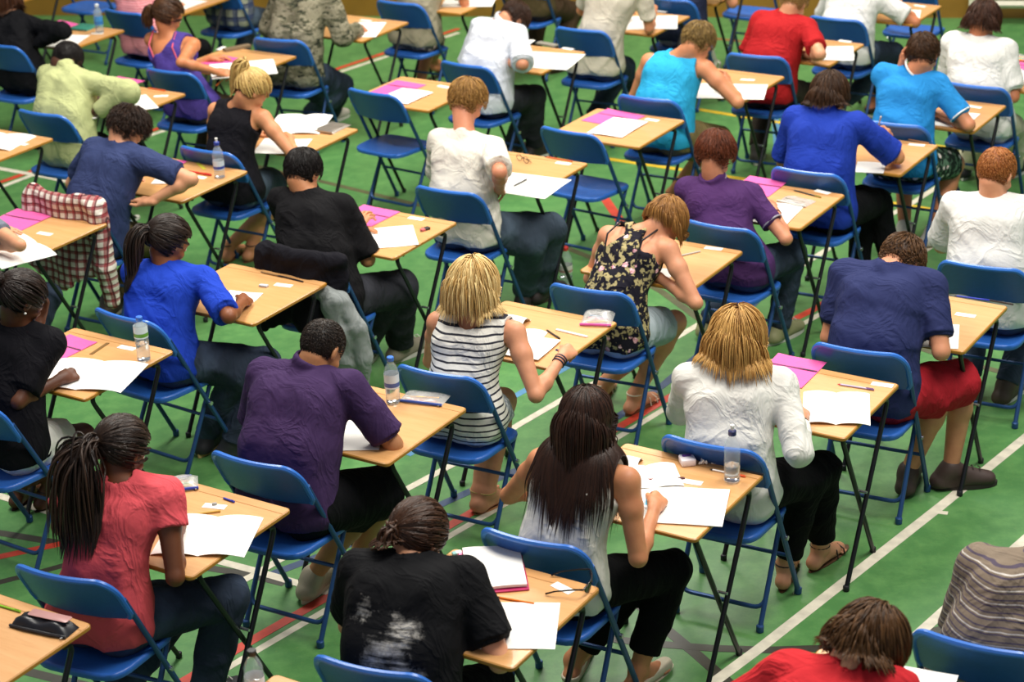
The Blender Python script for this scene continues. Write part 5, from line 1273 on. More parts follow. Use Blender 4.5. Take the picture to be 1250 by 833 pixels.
def pen(p0, p1, col, label, z=TZ, kind='pen', tip='#2c2c2e', end=None, r=.0040, L=None, cat=None):
    a, b = at(*p0, z + r), at(*p1, z + r); d = unit(b - a); n = np.linalg.norm(b - a); n = max(.10, min(.19, n)) if L is None else L; c = (a + b)/2; a = c - d*n/2; b = c + d*n/2
    sg = 6 if kind == 'pencil' else 10; m = MB(); m.tube([a, a + d*n*.09], [.0007, r], 1, sg); m.tube([a + d*n*.09, a + d*n*.80], r, 0, sg); m.tube([a + d*n*.80, b], r*1.06, 2, sg)
    if kind == 'pen': s = unit(np.cross(d, UP)); m.tube([b - d*.004 + UP*r*1.2, b - d*n*.22 + UP*r*1.25], .0012, 2, 5)
    o = m.build(kind, [plain('p_' + col.strip('#'), col, .3, var=0), plain('p_' + tip.strip('#'), tip, .4, var=0), plain('p_' + (end or col).strip('#'), end or col, .3, var=0)])
    return tag(o, label, cat or kind, 'pens and pencils lying on the desks')
def ruler(p0, p1, col, label, w=.028, z=TZ, t=.002, name='ruler'):
    a, b = at(*p0, z), at(*p1, z); c = (a + b)/2; L = np.linalg.norm(b - a); o = MB().box((0, 0, t/2), (L, w, t)).build(name, plain('r_' + col.strip('#'), col, .4), smooth=False)
    return tag(setp(o, c, math.atan2(b[1]-a[1], b[0]-a[0]), z), label, name)
def eraser(p, size, col, label, rot=0., z=TZ, col2=None):
    c = at(*p, z); r = empty('eraser', (c[0], c[1], z), math.radians(rot)); tag(r, label, 'eraser')
    MB().rbox((0, 0, size[2]/2), size, .002, r=.003).build('rubber', plain('e_' + col.strip('#'), col, .6), r)
    if col2: MB().rbox((size[0]*.18, 0, size[2]/2), (size[0]*.62, size[1]*1.04, size[2]*1.06), .001, r=.002).build('sleeve', plain('e_' + col2.strip('#'), col2, .5), r)
    return r
pvc = None
def clear_plastic():
    if 'clear_pvc' in MATS: return MATS['clear_pvc']
    t = NT('clear_pvc'); t.color(lin('#d9d6d0')); t.rough(.18); t.b.inputs['Alpha'].default_value = .42; t.b.inputs['Coat Weight'].default_value = .6; t.bump(t.noise(40, 3), .7, .01); MATS['clear_pvc'] = t.m; return t.m
def pencil_case(quad, label, who, zipcol='#2b3d9a', body=None, h=.028, pens=('#d9a82c', '#c94f8a', '#3c3c40', '#3f9a54'), z=TZ, panel=None):
    c, a, w, l = rect(quad, z); r = empty('pencil_case', (c[0], c[1], z), a); tag(r, label, 'pencil case'); NP[0] += 1
    n = 14; V = []; F = []; rg = np.random.default_rng(NP[0]); ph = rg.uniform(0, 6, 2)
    for s in (0, 1):
        for i in range(n+1):
            for j in range(n+1):
                u, v = i/n*2 - 1, j/n*2 - 1; e = max(0, (1 - u**4)*(1 - v**4)); x, y = u*w/2, v*l/2
                V.append((x, y, .001 + (h*(e**.5)*(.82 + .18*math.sin(5*u + ph[0])*math.cos(4*v + ph[1])) if s else 0)))
    st = (n+1)**2
    for s in (0, 1):
        for i in range(n):
            for j in range(n): q = s*st + i*(n+1) + j; f = (q, q+n+1, q+n+2, q+1); F.append(f if s else f[::-1])
    MB().add(V, F).build('pouch', body or clear_plastic(), r, sharp=80)
    m = MB(); m.tube([(-w/2, -l/2+.004, .006), (-w/4, -l/2-.002, .009), (w/4, -l/2-.002, .009), (w/2, -l/2+.004, .006)], .0052, seg=6, flat=1.2); zp = m.build('zip', plain('zip_' + zipcol.strip('#'), zipcol, .5), r)
    MB().box((w/2 - .01, -l/2 - .006, .008), (.006, .012, .002)).build('zip_pull', steel, zp)
    if panel: MB().rbox((w*.10, l*.12, h*1.0), (w*.7, l*.5, .002), .0005, r=.008).build('panel', plain('panel_' + panel.strip('#'), panel, .3), r)
    if body is None:
        ca, sa = math.cos(a), math.sin(a)
        for i, col in enumerate(pens):
            y0 = (-.30 + .2*i)*l; sk = rg.uniform(-.15, .15)*l; A = np.array([-w*.38, y0 - sk, .008 + .004*(i % 2)]); B = np.array([w*.34, y0 + sk, .009 + .004*(i % 2)])
            T = lambda p: np.array([c[0] + ca*p[0] - sa*p[1], c[1] + sa*p[0] + ca*p[1], z + p[2]]); A, B = T(A), T(B); d = unit(B - A)
            m = MB(); m.tube([A, A + d*.012], [.0008, .0038], 1, 8); m.tube([A + d*.012, B], .0038, 0, 8)
            tag(m.build('pen', [plain('p_' + col.strip('#'), col, .35, var=0), plain('p_#2c2c2e'.replace('#', ''), '#2c2c2e', .4, var=0)]), {'#d9a82c':'ochre','#c94f8a':'pink','#3c3c40':'charcoal','#3f9a54':'green','#e8d23a':'yellow','#6cab3c':'green','#c9923c':'amber','#3a4a9a':'blue','#d94a5a':'red','#e0a82c':'amber','#7a7a7c':'grey','#f0c020':'yellow','#e05a8a':'pink','#4a8ac0':'blue','#dedede':'white','#55555a':'grey','#8a7a5a':'tan','#9bd02c':'lime','#e8d02c':'yellow','#d94a8a':'pink'}[col] + ' pen in the clear case, ' + who, 'pen', 'pens inside clear pencil cases')
    return r
def pet():
    if 'pet' in MATS: return MATS['pet']
    t = NT('pet'); t.color(lin('#dfe8ec')); t.rough(.06); t.b.inputs['Transmission Weight'].default_value = .55; t.b.inputs['IOR'].default_value = 1.12; t.b.inputs['Alpha'].default_value = .38; t.b.inputs['Coat Weight'].default_value = .8
    MATS['pet'] = t.m; return t.m
def bottle(base, label, capcol='#2f6fc0', sport=False, lab=('#dfe6ea', '#4b8fc8'), z=TZ, hgt=.205, rad=.031, water=.5, lab_z=(.38, .56)):
    c = at(*base, z); r = empty('water_bottle', (c[0], c[1], z)); tag(r, label, 'bottle'); H = hgt; R = rad
    prof = [(R*.55, 0.004), (R*.80, 0), (R*.97, .006)]
    for i in range(9): zz = .012 + i*(H*.66 - .012)/8; prof.append((R*(1.0 if i % 2 else .955), zz))
    prof += [(R*.98, H*.70), (R*.80, H*.79), (R*.52, H*.87), (R*.40, H*.90), (R*.40, H*.95)]
    MB().lathe(prof, seg=24).build('bottle_body', pet(), r, sharp=60)
    wz = H*water*.8; MB().lathe([(R*.5, .005), (R*.9, .008), (R*.92, wz), (.001, wz)], seg=20).build('water', glassy('water', (.92, .96, .98, 1), .0, 1.33), r)
    l0, l1 = H*lab_z[0], H*lab_z[1]; lb = MB().lathe([(R*1.015, l0), (R*1.015, l1)], seg=24, cap=False).build('wrap_label', plain('lab_' + lab[0].strip('#'), lab[0], .4, var=0), r)
    MB().lathe([(R*1.03, l0 + (l1-l0)*.12), (R*1.03, l0 + (l1-l0)*.42)], seg=24, cap=False).build('label_band', plain('lab_' + lab[1].strip('#'), lab[1], .4), lb)
    if sport:
        cp = MB().lathe([(R*.46, H*.925), (R*.50, H*.93), (R*.50, H*1.01), (R*.36, H*1.03)], seg=18).build('cap', plain('cap_' + capcol.strip('#'), capcol, .4), r)
        MB().lathe([(R*.22, H*1.03), (R*.22, H*1.09), (R*.28, H*1.095), (R*.26, H*1.125), (.001, H*1.13)], seg=14).build('spout', plain('spout', '#e6e4e0', .3, var=0), cp)
    else: MB().lathe([(R*.46, H*.93), (R*.48, H*.935), (R*.48, H*1.01), (R*.42, H*1.02), (.001, H*1.02)], seg=18).build('cap', plain('cap_' + capcol.strip('#'), capcol, .4), r)
    return r

W = WHO
# desk of the chalk-smeared black T-shirt
sheet([(574,735),(682,738),(679,796),(572,790)], 'white answer sheets under the arm of the ' + W['blackT'], amp=.001)
def ring_pad():
    c, a, w, l = rect([(563,676),(636,668),(641,720),(566,728)]); r = empty('ring_pad', (c[0], c[1], TZ), a); tag(r, 'thick white ring-bound pad with magenta cover lying open at bottom desk', 'notepad')
    MB().rbox((0, 0, .003), (w+.012, l+.01, .005), .001, r=.006).build('cover', plain('magenta_cover', '#b81f5c', .4), r)
    V, F = sheet_mb(w*.94, l*.96, z=.006, t=.010, amp=.003, seed=3, off=(.006, .004)); MB().add(V, F).build('pages', white_p, r, sharp=60)
    MB().box((-w*.5 + .003, 0, .008), (.012, l*.9, .004)).build('binding_margin', plain('pink_margin', '#e58ab0', .5), r, smooth=False)
ring_pad()
pen((606,729), (652,737), '#e87a22', 'orange pencil below the ring-bound pad', kind='pencil')
card((676,713), (698,724), 'small white card under the sunglasses')
def sunglasses():
    r = empty('sunglasses', (0, 0, 0)); tag(r, 'dark wraparound sunglasses lying at the right edge of the ring pad desk', 'sunglasses'); m = plain('sunglass_frame', '#1a1412', .25); 
    A, B = at(712, 733, TZ), at(720, 704, TZ); mid = (A + B)/2; u = unit(B - A); n = np.array([-u[1], u[0], 0]); n = n if (at(660, 710, TZ) - mid) @ n > 0 else -n
    wdt = .14; f = lambda s, k, zz: mid + u*s*wdt/2 - n*(.018*(1 - s*s)) + n*k + UP*zz
    fr = MB().tube([f(-1, 0, .034), f(-.8, 0, .038), f(-.4, 0, .040), f(0, 0, .036), f(.4, 0, .040), f(.8, 0, .038), f(1, 0, .034)], .0032, seg=8).build('brow_bar', m, r)
    for s in (-1, 1):
        o = MB().tube([f(s, 0, .034), f(s, .03, .032), f(s*.97, .10, .020), f(s*.9, .135, .006)], [.0034, .003, .0026, .0034], seg=6).build('temple_arm', m, r)
        V = []; nn = 10
        for i in range(nn+1):
            sx = s*(.12 + .80*i/nn); e = math.sin(math.pi*(i/nn)*.92 + .12)**.5; V += [f(sx, -.001, .038), f(sx, -.001, .038 - .032*e), f(sx, .001, .038), f(sx, .001, .038 - .032*e)]
        F = []
        for i in range(nn): a = 4*i; F += [(a, a+4, a+5, a+1), (a+2, a+3, a+7, a+6), (a+1, a+5, a+7, a+3), (a, a+2, a+6, a+4)]
        MB().add(V, F).build('lens', plain('dark_lens', '#151210', .08), r)
sunglasses()
eraser((558,677), (.035,.02,.010), '#7fb4b0', 'pale green clip at the corner of the ring pad desk', 20, col2='#d9dfda')
# desk of the white vest
booklet([(752,572),(826,568),(832,592),(762,604)], 'curling white booklet behind the sheets of the ' + W['long'])
sheet([(771,592),(896,600),(876,646),(776,636)], 'white answer sheets being written on by the ' + W['long'], amp=.002, t=.003)
def curl(p, w, ang, h, label, z=TZ):
    """a page that has rolled up off the booklet: an arched sheet"""
    c = at(*p, z); n = 16; V = []; F = []; l = h*2.9
    for s in (0, 1):
        for i in range(n+1):
            for j in range(n+1):
                u, v = i/n, j/n; e = math.sin(math.pi*min(1, v*1.06))**.8*(.55 + .45*math.sin(math.pi*(.15 + .7*u)))
                V.append(((u - .5)*w, (v - .5)*l*(.75 + .25*u), .001 + h*e + .0012*s))
    st = (n+1)**2
    for s in (0, 1):
        for i in range(n):
            for j in range(n): a = s*st + i*(n+1) + j; q = (a, a+n+1, a+n+2, a+1); F.append(q if s else q[::-1])
    rim = [i*(n+1) for i in range(n)] + [n*(n+1)+j for j in range(n)] + [i*(n+1)+n for i in range(n, 0, -1)] + [j for j in range(n, 0, -1)]
    for a, b in zip(rim, rim[1:] + rim[:1]): F.append((a, b, b+st, a+st))
    return tag(setp(MB().add(V, F).build('curled_page', blank_p, sharp=70), c, ang, z), label, 'paper')
curl((766,566), .10, DY + .2, .030, 'rolled-over page of the booklet on the white vest desk')
pen((784,586), (836,584), '#7a1d22', 'dark red pen beside the tissue pack', end='#5a1418')
card((832,587), (857,591), 'small white card below the tissue pack')
def tissue():
    c, a, w, l = rect([(829,559),(846,556),(849,573),(832,576)]); r = empty('tissue_pack', (c[0], c[1], TZ), a + .02); tag(r, 'square white tissue pack with a purple mark', 'tissue pack')
    MB().rbox((0, 0, .014), (.058, .062, .028), .005, r=.008).build('wrapper', plain('tissue_wrap', '#e9dfe0', .3), r)
    MB().rbox((0, .012, .029), (.036, .018, .002), .0006, r=.008).build('purple_mark', plain('purple_mark', '#6b3a8c', .3), r)
tissue()
def crumple(p, s, label, seed):
    c = at(*p, TZ); F = Field(c - s*1.4, c + np.array([s, s, s])*1.6, .003); rg = np.random.default_rng(seed)
    for i in range(6): a = c + np.append(rg.uniform(-s, s, 2)*.7, rg.uniform(.15, .5)*s); b = a + np.append(rg.uniform(-s, s, 2)*.6, rg.uniform(0, .6)*s); F.rc(a, b, s*.28, s*.14, .003, sq=rg.normal(size=3), q=.45)
    F.half((0, 0, TZ + .0005), -UP); F.folds(.0016, seed, 4.0); v, q = F.mesh(); return tag(mesh_from_arrays('crumpled_tissue', v, q, blank_p), label, 'tissue', 'crumpled tissues by the tissue pack')
crumple((858,567), .020, 'larger crumpled tissue right beside the tissue pack', 4); crumple((871,566), .016, 'smaller crumpled tissue next to the sports-cap bottle', 9)
pen((866,573), (910,582), '#ece8e2', 'white pen with an orange end lying behind the sports-cap bottle', end='#e0592a')
pen((905,574), (929,579), '#1f1e22', 'short black pencil at the right corner of the white vest desk', kind='pencil')
bottle((893.5,588), 'clear water bottle with navy sports cap in front of the white cardigan', '#24265a', sport=True, water=.42, lab=('#d9dee2', '#c9ced2'), hgt=.21, lab_z=(.05, .06))
# desk of the white cardigan
pink([(948,434),(1012,442),(976,476),(920,462)], 'pink question paper with a dark band beside the ' + W['card'])
pen((1022,469), (1067,476), '#b8a9c8', 'lilac pen with a red cap near the middle of the cardigan desk', tip='#c8262a', end='#7b5a8c')
card((1063,468), (1091,472), 'small white card at the far corner of the cardigan desk')
booklet([(975,480),(1065,482),(1059,522),(985,517)], 'open white booklet written in by the ' + W['card'])
# navy
pen((1164,361), (1208,367), '#2a39a8', 'blue ballpoint pen on the far edge of the red shorts desk'); pen((1204,366), (1237,372), '#3a2c28', 'dark pencil lying end to end with the blue ballpoint', kind='pencil')
card((1165,383), (1192,387), 'small white card in front of the crop-haired white T-shirt')
sheet([(1120,396),(1180,397),(1160,423),(1108,426)], 'white answer sheet by the elbow of the ' + W['navy'])
# coral
pencil_case([(192,586),(241,583),(243,598),(196,603)], 'clear pencil case with blue zip and bright packets beside the coral top', W['pink'], '#2a3c9c', pens=('#e8d23a', '#6cab3c', '#c9923c', '#3a4a9a'))
pen((240,628), (262,625), '#caa04a', 'yellow pencil at the back of the open booklet of the coral top', kind='pencil', L=.11); card((248,617), (276,620), 'small white card with pen caps by the coral top'); eraser((262,617), (.018,.012,.010), '#9a9a94', 'grey pencil sharpener on the card near the coral top', 10)
pen((272,608), (286,613), '#2c3aa8', 'short blue pen cap at the back of the coral desk', L=.06)
booklet([(207,630),(321,634),(297,684),(190,676)], 'large open white booklet overhanging the desk of the ' + W['pink'])
# dark purple polo
bottle((480,492), 'water bottle with blue cap and pale label beside the dark purple polo', '#2e6cc4', water=.6, lab=('#c9d6dd', '#4a5f9a'), lab_z=(.36, .66))
pencil_case([(497,479),(551,482),(538,499),(487,489)], 'flat clear pencil case with blue zip and red pen next to the bottle', W['purp'], '#2b4a9c', h=.020, pens=('#d94a5a', '#e0a82c', '#7a7a7c'))
sheet([(417,532),(475,498),(461,547),(416,555)], 'white sheet beneath the forearm of the dark purple polo') if False else sheet([(430,497),(475,498),(461,548),(412,553)], 'white sheets beneath the forearm of the ' + W['purp'])
# striped vest
curl((624,394), .15, DY + .1, .036, 'rolled-over booklet page behind the striped vest'); booklet([(598,396),(668,410),(640,436),(590,430)], 'open white booklet curling in front of the ' + W['stripe'])
sheet([(640,408),(683,417),(658,440),(612,434)], 'white sheet under the writing hand of the ' + W['stripe'], z=TZ+.006)
pen((666,402), (684,414), '#3a3532', 'short black pen in the middle of the striped vest desk', L=.12); ruler((679,403), (717,412), '#e6e2da', 'white plastic strip in front of the bright pencil case', w=.014, t=.005, name='ruler')
pencil_case([(716,382),(755,383),(742,397),(705,400)], 'clear pencil case with pink trim and yellow sharpener behind the striped vest', W['stripe'], '#c94fa0', h=.036, pens=('#f0c020', '#e05a8a', '#4a8ac0', '#dedede'))
# flower print
card((858,302), (884,305), 'small white card at the flower-print desk'); pen((832,312), (850,308), '#b9b4ac', 'grey pencil on the flower-print desk', kind='pencil', L=.13); sheet([(796,326),(826,331),(812,345),(786,342)], 'white paper beneath the arms of the ' + W['floral'])
bottle((691,349), 'large clear bottle with red cap standing on the floor', '#d0302c', z=0.0005, hgt=.235, rad=.040, water=.3, lab=('#c9c6bc', '#b08a7a'))
# purple polo
pink([(913,215),(957,222),(940,243),(896,233)], 'pink question paper beside the purple polo with striped collar')
pencil_case([(962,238),(992,247),(983,255),(952,246)], 'clear pencil case by the bracelet wrist of the purple polo', W['polo'], '#c9c6c0', h=.018, pens=('#55555a', '#8a7a5a')); pen((968,232), (1002,241), '#2b2b26', 'black and yellow pen at the back of the purple polo desk', end='#8a7a22'); card((994,232), (1014,237), 'small white card by the black and yellow pen')
sheet([(935,247),(983,252),(957,277),(921,271)], 'white sheet under the bracelet hand of the ' + W['polo'])
# royal blue
pen((1107,170), (1134,175), '#9a6a3c', 'brown pencil at the back of the royal blue desk', kind='pencil'); card((1108,176), (1130,178), 'small white card in front of the brown pencil'); eraser((1097,189), (.022,.014,.010), '#e6e2dc', 'white eraser in the middle of the royal blue desk', 30)
sheet([(1046,196),(1078,201),(1082,212),(1044,211)], 'white sheet under the arm of the ' + W['royal'])
# bright blue polo with white bands
pen((1163,118), (1194,121), '#2a2422', 'black pencil at the back of the desk beyond the bright blue polo', kind='pencil'); card((1179,129), (1199,132), 'small white card under the black pencil'); sheet([(1150,134),(1197,140),(1176,157),(1132,152)], 'white sheet under the elbow of the ' + W['sky'])
pencil_case([(1232,66),(1256,69),(1252,76),(1228,74)], 'bright open pencil case at the right edge by cream trousers', W['brown15'], '#d9421c', h=.02, pens=('#9bd02c', '#e8d02c', '#d94a8a')); pink([(1234,74),(1262,79),(1256,88),(1226,83)], 'pink paper at the right edge under the bright pencil case'); sheet([(1240,84),(1275,88),(1262,102),(1232,98)], 'white sheet at right edge under the hand of the ' + W['brown15'])
# black sweater
pink([(80,408),(117,419),(62,447),(40,436)], 'pink question paper in front of the ' + W['blackgirl']); ruler((111,433), (132,419), '#7a5a2c', 'short brown wooden ruler behind the booklet of the black sweater', w=.016); card((145,423), (165,427), 'small white card left of the label bottle')
bottle((176,440), 'blue-capped water bottle with green and white label behind the bright blue T-shirt', '#3a6fd0', water=.5, lab=('#dfe8ea', '#6aa03a'), lab_z=(.55, .82)); booklet([(68,437),(180,447),(143,484),(50,470)], 'large open white booklet overhanging the desk of the ' + W['blackgirl'])
# bright blue T-shirt
pen((318,332), (345,338), '#8a6a44', 'long wooden pencil at the back of the bright blue T-shirt desk', kind='pencil', end='#2a2320'); pen((342,337), (370,344), '#2b2421', 'black pencil end to end with the long wooden pencil', kind='pencil'); card((334,347), (358,350), 'small white card in front of the black pencil'); eraser((322,350), (.045,.022,.010), '#b9bcc0', 'clear grey sharpener box by the hand of the bright blue T-shirt', -25); sheet([(278,354),(318,360),(304,376),(268,370)], 'white sheet under the hand of the ' + W['bluet'])
# plain black T-shirt
pink([(443,250),(482,259),(452,281),(414,268)], 'pink question paper beside the ' + W['asian']); card((496,265), (520,269), 'small white card in front of the off-white T-shirt'); eraser((519,281), (.052,.024,.012), '#c96a6a', 'red and white sharpener box near the right edge of the plain black T-shirt desk', 40, col2='#2c2826'); pen((512,286), (517,275), '#d0302a', 'stubby red pen beside the sharpener box', L=.05); sheet([(438,281),(507,275),(508,300),(452,304)], 'white sheet in front of the ' + W['asian']); eraser((448,284), (.012,.010,.008), '#2a2a2c', 'tiny black sharpener on the sheet of the plain black T-shirt')
# off-white T-shirt
card((676,198), (699,201), 'small white card by the red pencil before the empty chair'); pen((664,191), (699,197), '#c8673a', 'red pencil at the back of the desk of the off-white T-shirt', kind='pencil')
def glasses():
    r = empty('spectacles', (0, 0, 0)); tag(r, 'thin black-framed spectacles folded on the off-white T-shirt desk', 'glasses'); c = at(638,198,TZ); u, f = frame(DY - .4); m = plain('wire_black', '#1c1a19', .3)
    for s in (-1, 1): MB().tube([c + u*(s*.032) + u*math.cos(t)*.024 + UP*(.020 + math.sin(t)*.018) for t in np.linspace(0, 2*math.pi, 19)], .0016, seg=5).build('lens_frame', m, r); MB().tube([c + u*s*.058 + UP*.026, c + u*s*.05 + f*.02 + UP*.02, c - u*s*.05 + f*(.03 + .004*s) + UP*.004], .0017, seg=5).build('temple_arm', m, r)
    MB().tube([c - u*.010 + UP*.024, c + u*.010 + UP*.024], .0016, seg=5).build('bridge', m, r)
glasses()
sheet([(612,208),(697,222),(660,245),(600,232)], 'wide white sheet overhanging the desk of the ' + W['whitet'], t=.002); pen((627,227), (643,219), '#3a3a36', 'short dark pen lying on the wide overhanging sheet', z=TZ+.005)
# unused desks
pink([(742,133),(786,142),(756,157),(712,147)], 'pink question paper on the unused desk before the turquoise top'); sheet([(747,143),(790,149),(759,169),(720,162)], 'white sheet on the unused desk before the turquoise top', z=TZ+.004); card((787,145), (805,148), 'small white card on the unused desk before the turquoise top')
pink([(484,98),(516,104),(490,119),(456,112)], 'pink question paper on the unused desk left of the pale shirt'); sheet([(489,107),(526,113),(497,129),(466,121)], 'white sheet on the unused desk left of the pale shirt', z=TZ+.004); card((532,104), (551,108), 'small white card on the unused desk left of the pale shirt')
# turquoise, red, white, cream
card((903,97), (922,98), 'small white card left of the red T-shirt'); sheet([(853,103),(939,103),(931,122),(846,120)], 'white sheets under the elbow of the ' + W['cyan'])
card((1020,49), (1043,52), 'small white card behind the white T-shirt chair'); sheet([(997,58),(1038,56),(1046,76),(1002,72)], 'white sheet beside the ' + W['redt'])
card((1113,6), (1133,9), 'small white card on the topmost right desk'); sheet([(1098,12),(1123,13),(1123,27),(1105,26)], 'white sheet on the topmost right desk')
sheet([(766,21),(825,19),(829,36),(760,36)], 'white sheet under the forearms of the ' + W['j']); card((800,13), (814,15), 'small white card by the raised hands of the cream T-shirt')
sheet([(641,62),(713,68),(689,88),(640,80)], 'wide white sheet beside the ' + W['ws']); ruler((657,53), (679,57), '#8f8b80', 'grey calculator case at the back of the pale shirt desk', w=.05, t=.012, name='calculator_case'); card((684,58), (702,61), 'small white card by the grey calculator case'); sheet([(634,48),(650,50),(647,56),(630,54)], 'corner of white paper past the ear of the pale shirt')
sheet([(431,28),(472,27),(459,46),(420,45)], 'white sheet under the fist of the ' + W['camo']); card((436,24), (457,26), 'small white card beside the camouflage sleeve'); ruler((462,27), (472,24), '#b9a58a', 'short tan ruler at the corner of the camouflage desk', w=.012)
sheet([(540,-4),(604,1),(600,8),(545,9)], 'white sheet on the desk of the ' + W['g'])
# violet top
sheet([(252,81),(334,72),(339,92),(262,95)], 'wide white booklet of the violet strap top', t=.004); pink([(270,67),(296,73),(272,83),(246,77)], 'pink question paper partly under the wide booklet of the violet top')
ruler((274,63), (305,57), '#7d6a52', 'oval brown pencil tin on the violet top desk', w=.055, t=.018, name='pencil_tin'); card((262,63), (278,55), 'narrow white card left of the pencil tin')
# pale green shirt
pink([(143,93),(171,99),(138,115),(114,106)], 'pink question paper above the pale green sleeve'); pen((179,107), (202,111), '#d9622c', 'orange-red pen at the back of the pale green shirt desk'); card((184,118), (209,117), 'small white card at the pale green shirt desk'); sheet([(142,122),(180,115),(191,132),(150,139)], 'white sheet on the right of the pale green sleeve'); sheet([(104,134),(124,138),(118,147),(100,142)], 'white sheet under the wrist of the pale green shirt')
# all black, far left
pink([(72,25),(92,29),(60,43),(44,34)], 'pink question paper in front of the person all in black'); pencil_case([(98,29),(118,32),(106,39),(86,36)], 'green pencil case beside the bottle at the far left', W['q'], '#2c6a58', body=plain('green_case', '#2f7a68', .4), h=.02)
bottle((122,40), 'blurred water bottle with blue label on the far left desk', '#d9e2e8', water=.5, lab=('#3f86c0', '#2f6fb0'), lab_z=(.3, .6)); sheet([(60,43),(106,43),(92,59),(44,56)], 'white sheet under the black sleeve at the far left'); card((110,41), (127,41), 'small white card beneath the blurred bottle')
sheet([(215,-2),(253,1),(222,14),(190,8)], 'white sheet in front of the pink striped T-shirt')
# black vest
booklet([(334,140),(401,143),(392,166),(330,162)], 'open white booklet under the hand of the ' + W['blonde']); pencil_case([(402,148),(423,153),(407,166),(386,160)], 'shallow metal tin of pencils at the corner of the black vest desk', W['blonde'], '#8a6a4a', body=plain('tin_metal', '#9a938c', .3, .6), h=.014); sheet([(318,170),(383,170),(364,190),(314,186)], 'loose white sheet nearest the elbow of the black vest')
# washed navy
pink([(184,194),(229,197),(205,213),(166,208)], 'pink question paper beside the washed navy T-shirt'); pen((224,208), (259,214), '#cf2f22', 'fat red pen beside the bottle on the washed navy desk', r=.006); card((234,215), (252,218), 'small white card in front of the fat red pen'); ruler((241,199), (250,207), '#c9c23a', 'short yellow strip at the back of the washed navy desk', w=.02)
bottle((268.5,217), 'small water bottle with white sports cap before the black vest', '#2b3f9c', sport=True, water=.45, lab=('#cfd6e2', '#3c4aa0'), lab_z=(.25, .5)); sheet([(192,216),(226,216),(214,226),(186,224)], 'corner of white paper under the elbow of the washed navy T-shirt')
# left edge
pink([(22,256),(63,263),(25,284),(-20,274)], 'pink question paper by the auburn-haired person'); card((46,284), (63,287), 'small white card by the auburn-haired person'); booklet([(28,283),(61,311),(2,332),(-40,300)], 'white booklet under the bare forearm at the left edge')
booklet([(-30,160),(37,168),(10,188),(-50,176)], 'curling white booklet on the desk at the left edge'); card((22,175), (33,177), 'small white card on the left edge desk beside the curling booklet')
pencil_case([(29,748),(94,770),(76,783),(18,765)], 'black zipped pencil case on the bottom left desk', '', '#2a2a2e', body=plain('black_case', '#18171c', .35), h=.045, panel='#b98a86'); pen((-6,738), (25,747), '#8ac22c', 'lime green pen poking out beyond the black pencil case')
bottle((314,862), 'bottle with a black cap just showing at the bottom edge', '#141416', water=.5, hgt=.20)
sheet([(1100,812),(1171,828),(1160,850),(1085,845)], 'white sheet with grey print in front of the scarlet T-shirt')

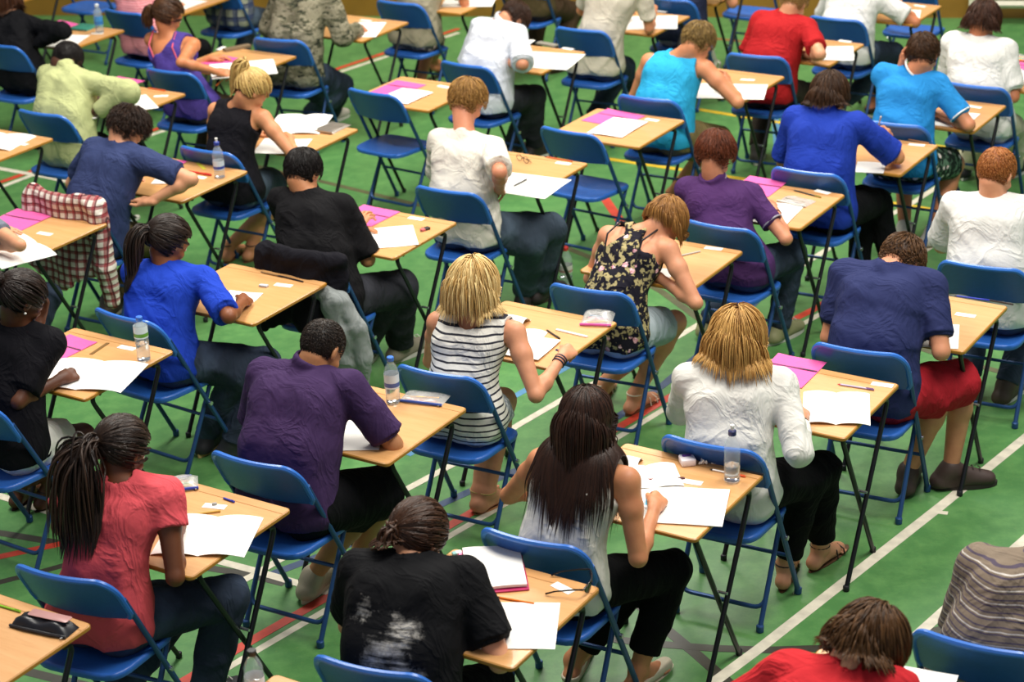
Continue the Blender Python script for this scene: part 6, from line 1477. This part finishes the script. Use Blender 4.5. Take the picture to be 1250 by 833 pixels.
# ------------------------------------------------------------------ clothes hung on chairs
def draped(key, mat, label, name, length=(.34, .40), inf=.022, sleeves=True, seed=1, drop=0, lining=None, wrapx=.23):
    org, yaw = CH[key]; r = empty(name, org, yaw); tag(r, label, 'jacket' if 'jacket' in name else 'shirt')
    F = Field((-.34, -.42, .12), (.36, .20, .92), .006)
    yb = lambda z: .250 - .509*z
    for x in np.linspace(-wrapx, wrapx, 9):
        cv = .04*(x/.2)**2; top = np.array([x, yb(.842) + cv, .850]); w = .034 + .006*math.sin(x*37 + seed)
        lo_ = .84 - length[0] - .05*math.sin(x*13 + seed); F.rc(top - UP*.02, (x*1.08, yb(.842) - .045 + cv - .02*math.sin(x*21), lo_), w*.9, w*.85, .03, sq=(0, 1, 0), q=.62)
        F.rc(top - UP*.02, (x, yb(.842) + .03 + cv, .70), w*.8, w*.6, .03, sq=(0, 1, 0), q=.6); F.rc(top - UP*.012, top + np.array([.02, 0, -.012]), .030, .030, .02)
    if sleeves and not lining:
        F.rc((wrapx + .01, yb(.84) + .03, .82), (wrapx + .05, yb(.842) + .0, .50), .055, .048, .03); F.rc((wrapx + .05, yb(.842), .50), (wrapx + .045, yb(.842) + .03, .30), .050, .042, .03)
    if sleeves:
        F.rc((-wrapx - .01, yb(.84) + .03, .82), (-wrapx - .03, yb(.842) + .0, .50), .050, .045, .03)
    F.folds(.007, seed, .7); v, q = F.mesh(); mesh_from_arrays('garment_body', v, q, mat, r)
    if lining:
        F = Field((-.1, -.50, .08), (.46, .20, .90), .007); P = [(.10, -.20, .70), (.24, -.19, .66), (.315, -.17, .52), (.33, -.15, .36), (.29, -.13, .22)]
        for p, q_ in zip(P, P[1:]): F.rc(p, q_, .040, .040, .02)
        P = [(.20, -.21, .62), (.235, -.20, .48), (.235, -.19, .34), (.19, -.19, .22), (.08, -.20, .19), (-.02, -.20, .24)]
        for p, q_ in zip(P, P[1:]): F.rc(p, q_, .052, .050, .02, sq=(0, 1, 0), q=.7)
        F.folds(.006, seed + 3, .8); v, q = F.mesh(); mesh_from_arrays('hood_lining', v, q, lining, r)['label'] = 'soft grey hood and lining hanging out'
    return r
draped('bottle', cloth('red_check', '#d8d0c4', 'plaid', hex2='#8a2630', hex3='#221a20', scale=23), 'red, cream and black checked shirt draped over the washed navy chair', 'checked_shirt', (.42, .4), seed=2, wrapx=.22)
draped('asian', cloth('black_jacket', '#15141a'), 'black jacket with soft grey lining hanging over a chair back', 'black_jacket', (.36, .4), seed=5, lining=cloth('grey_fleece', '#8d9290'), wrapx=.21)

# ------------------------------------------------------------------ wheeled frame by the far wall
def wheeled_frame():
    r = empty('wheeled_screen', (0, 0, 0)); tag(r, 'cream steel frame on castors holding a dark panel, by the far wall', 'trolley'); m = plain('cream_steel', '#cfcab4', .4)
    A, B = at(1186, 30, .0), at(1330, 52, .0); u = wdir; n = wn; z0 = .13; A = A - wn*max(0, (A - wl) @ wn + .25)
    P = lambda s, d, z: A + u*s + n*d + UP*z
    def beam(name, a, b, w): 
        o = MB().tube([a, b], w*.7, seg=4).build(name, m, r, smooth=False); return o
    beam('bottom_beam', P(.0, 0, z0 + .04), P(2.2, 0, z0 + .04), .045); beam('upright', P(.0, 0, z0), P(.0, 0, 1.8), .045); beam('upright', P(2.2, 0, z0), P(2.2, 0, 1.8), .045)
    beam('top_beam', P(0, 0, 1.8), P(2.2, 0, 1.8), .045)
    MB().box((P(1.1, .02, 1.0)), (2.12, .03, 1.5), R=np.stack([u, n, UP], 1)).build('dark_panel', plain('charcoal_panel', '#2a2728', .5), r, smooth=False)
    for s in (0., 2.2):
        f = beam('foot_bar', P(s, -.50, .10), P(s, .12, .10), .04)
        for d in (-.47, .10): c = P(s, d, .04); MB().tube([c - u*.012, c + u*.012], .038, seg=16).build('castor', black_cap, f)
wheeled_frame()
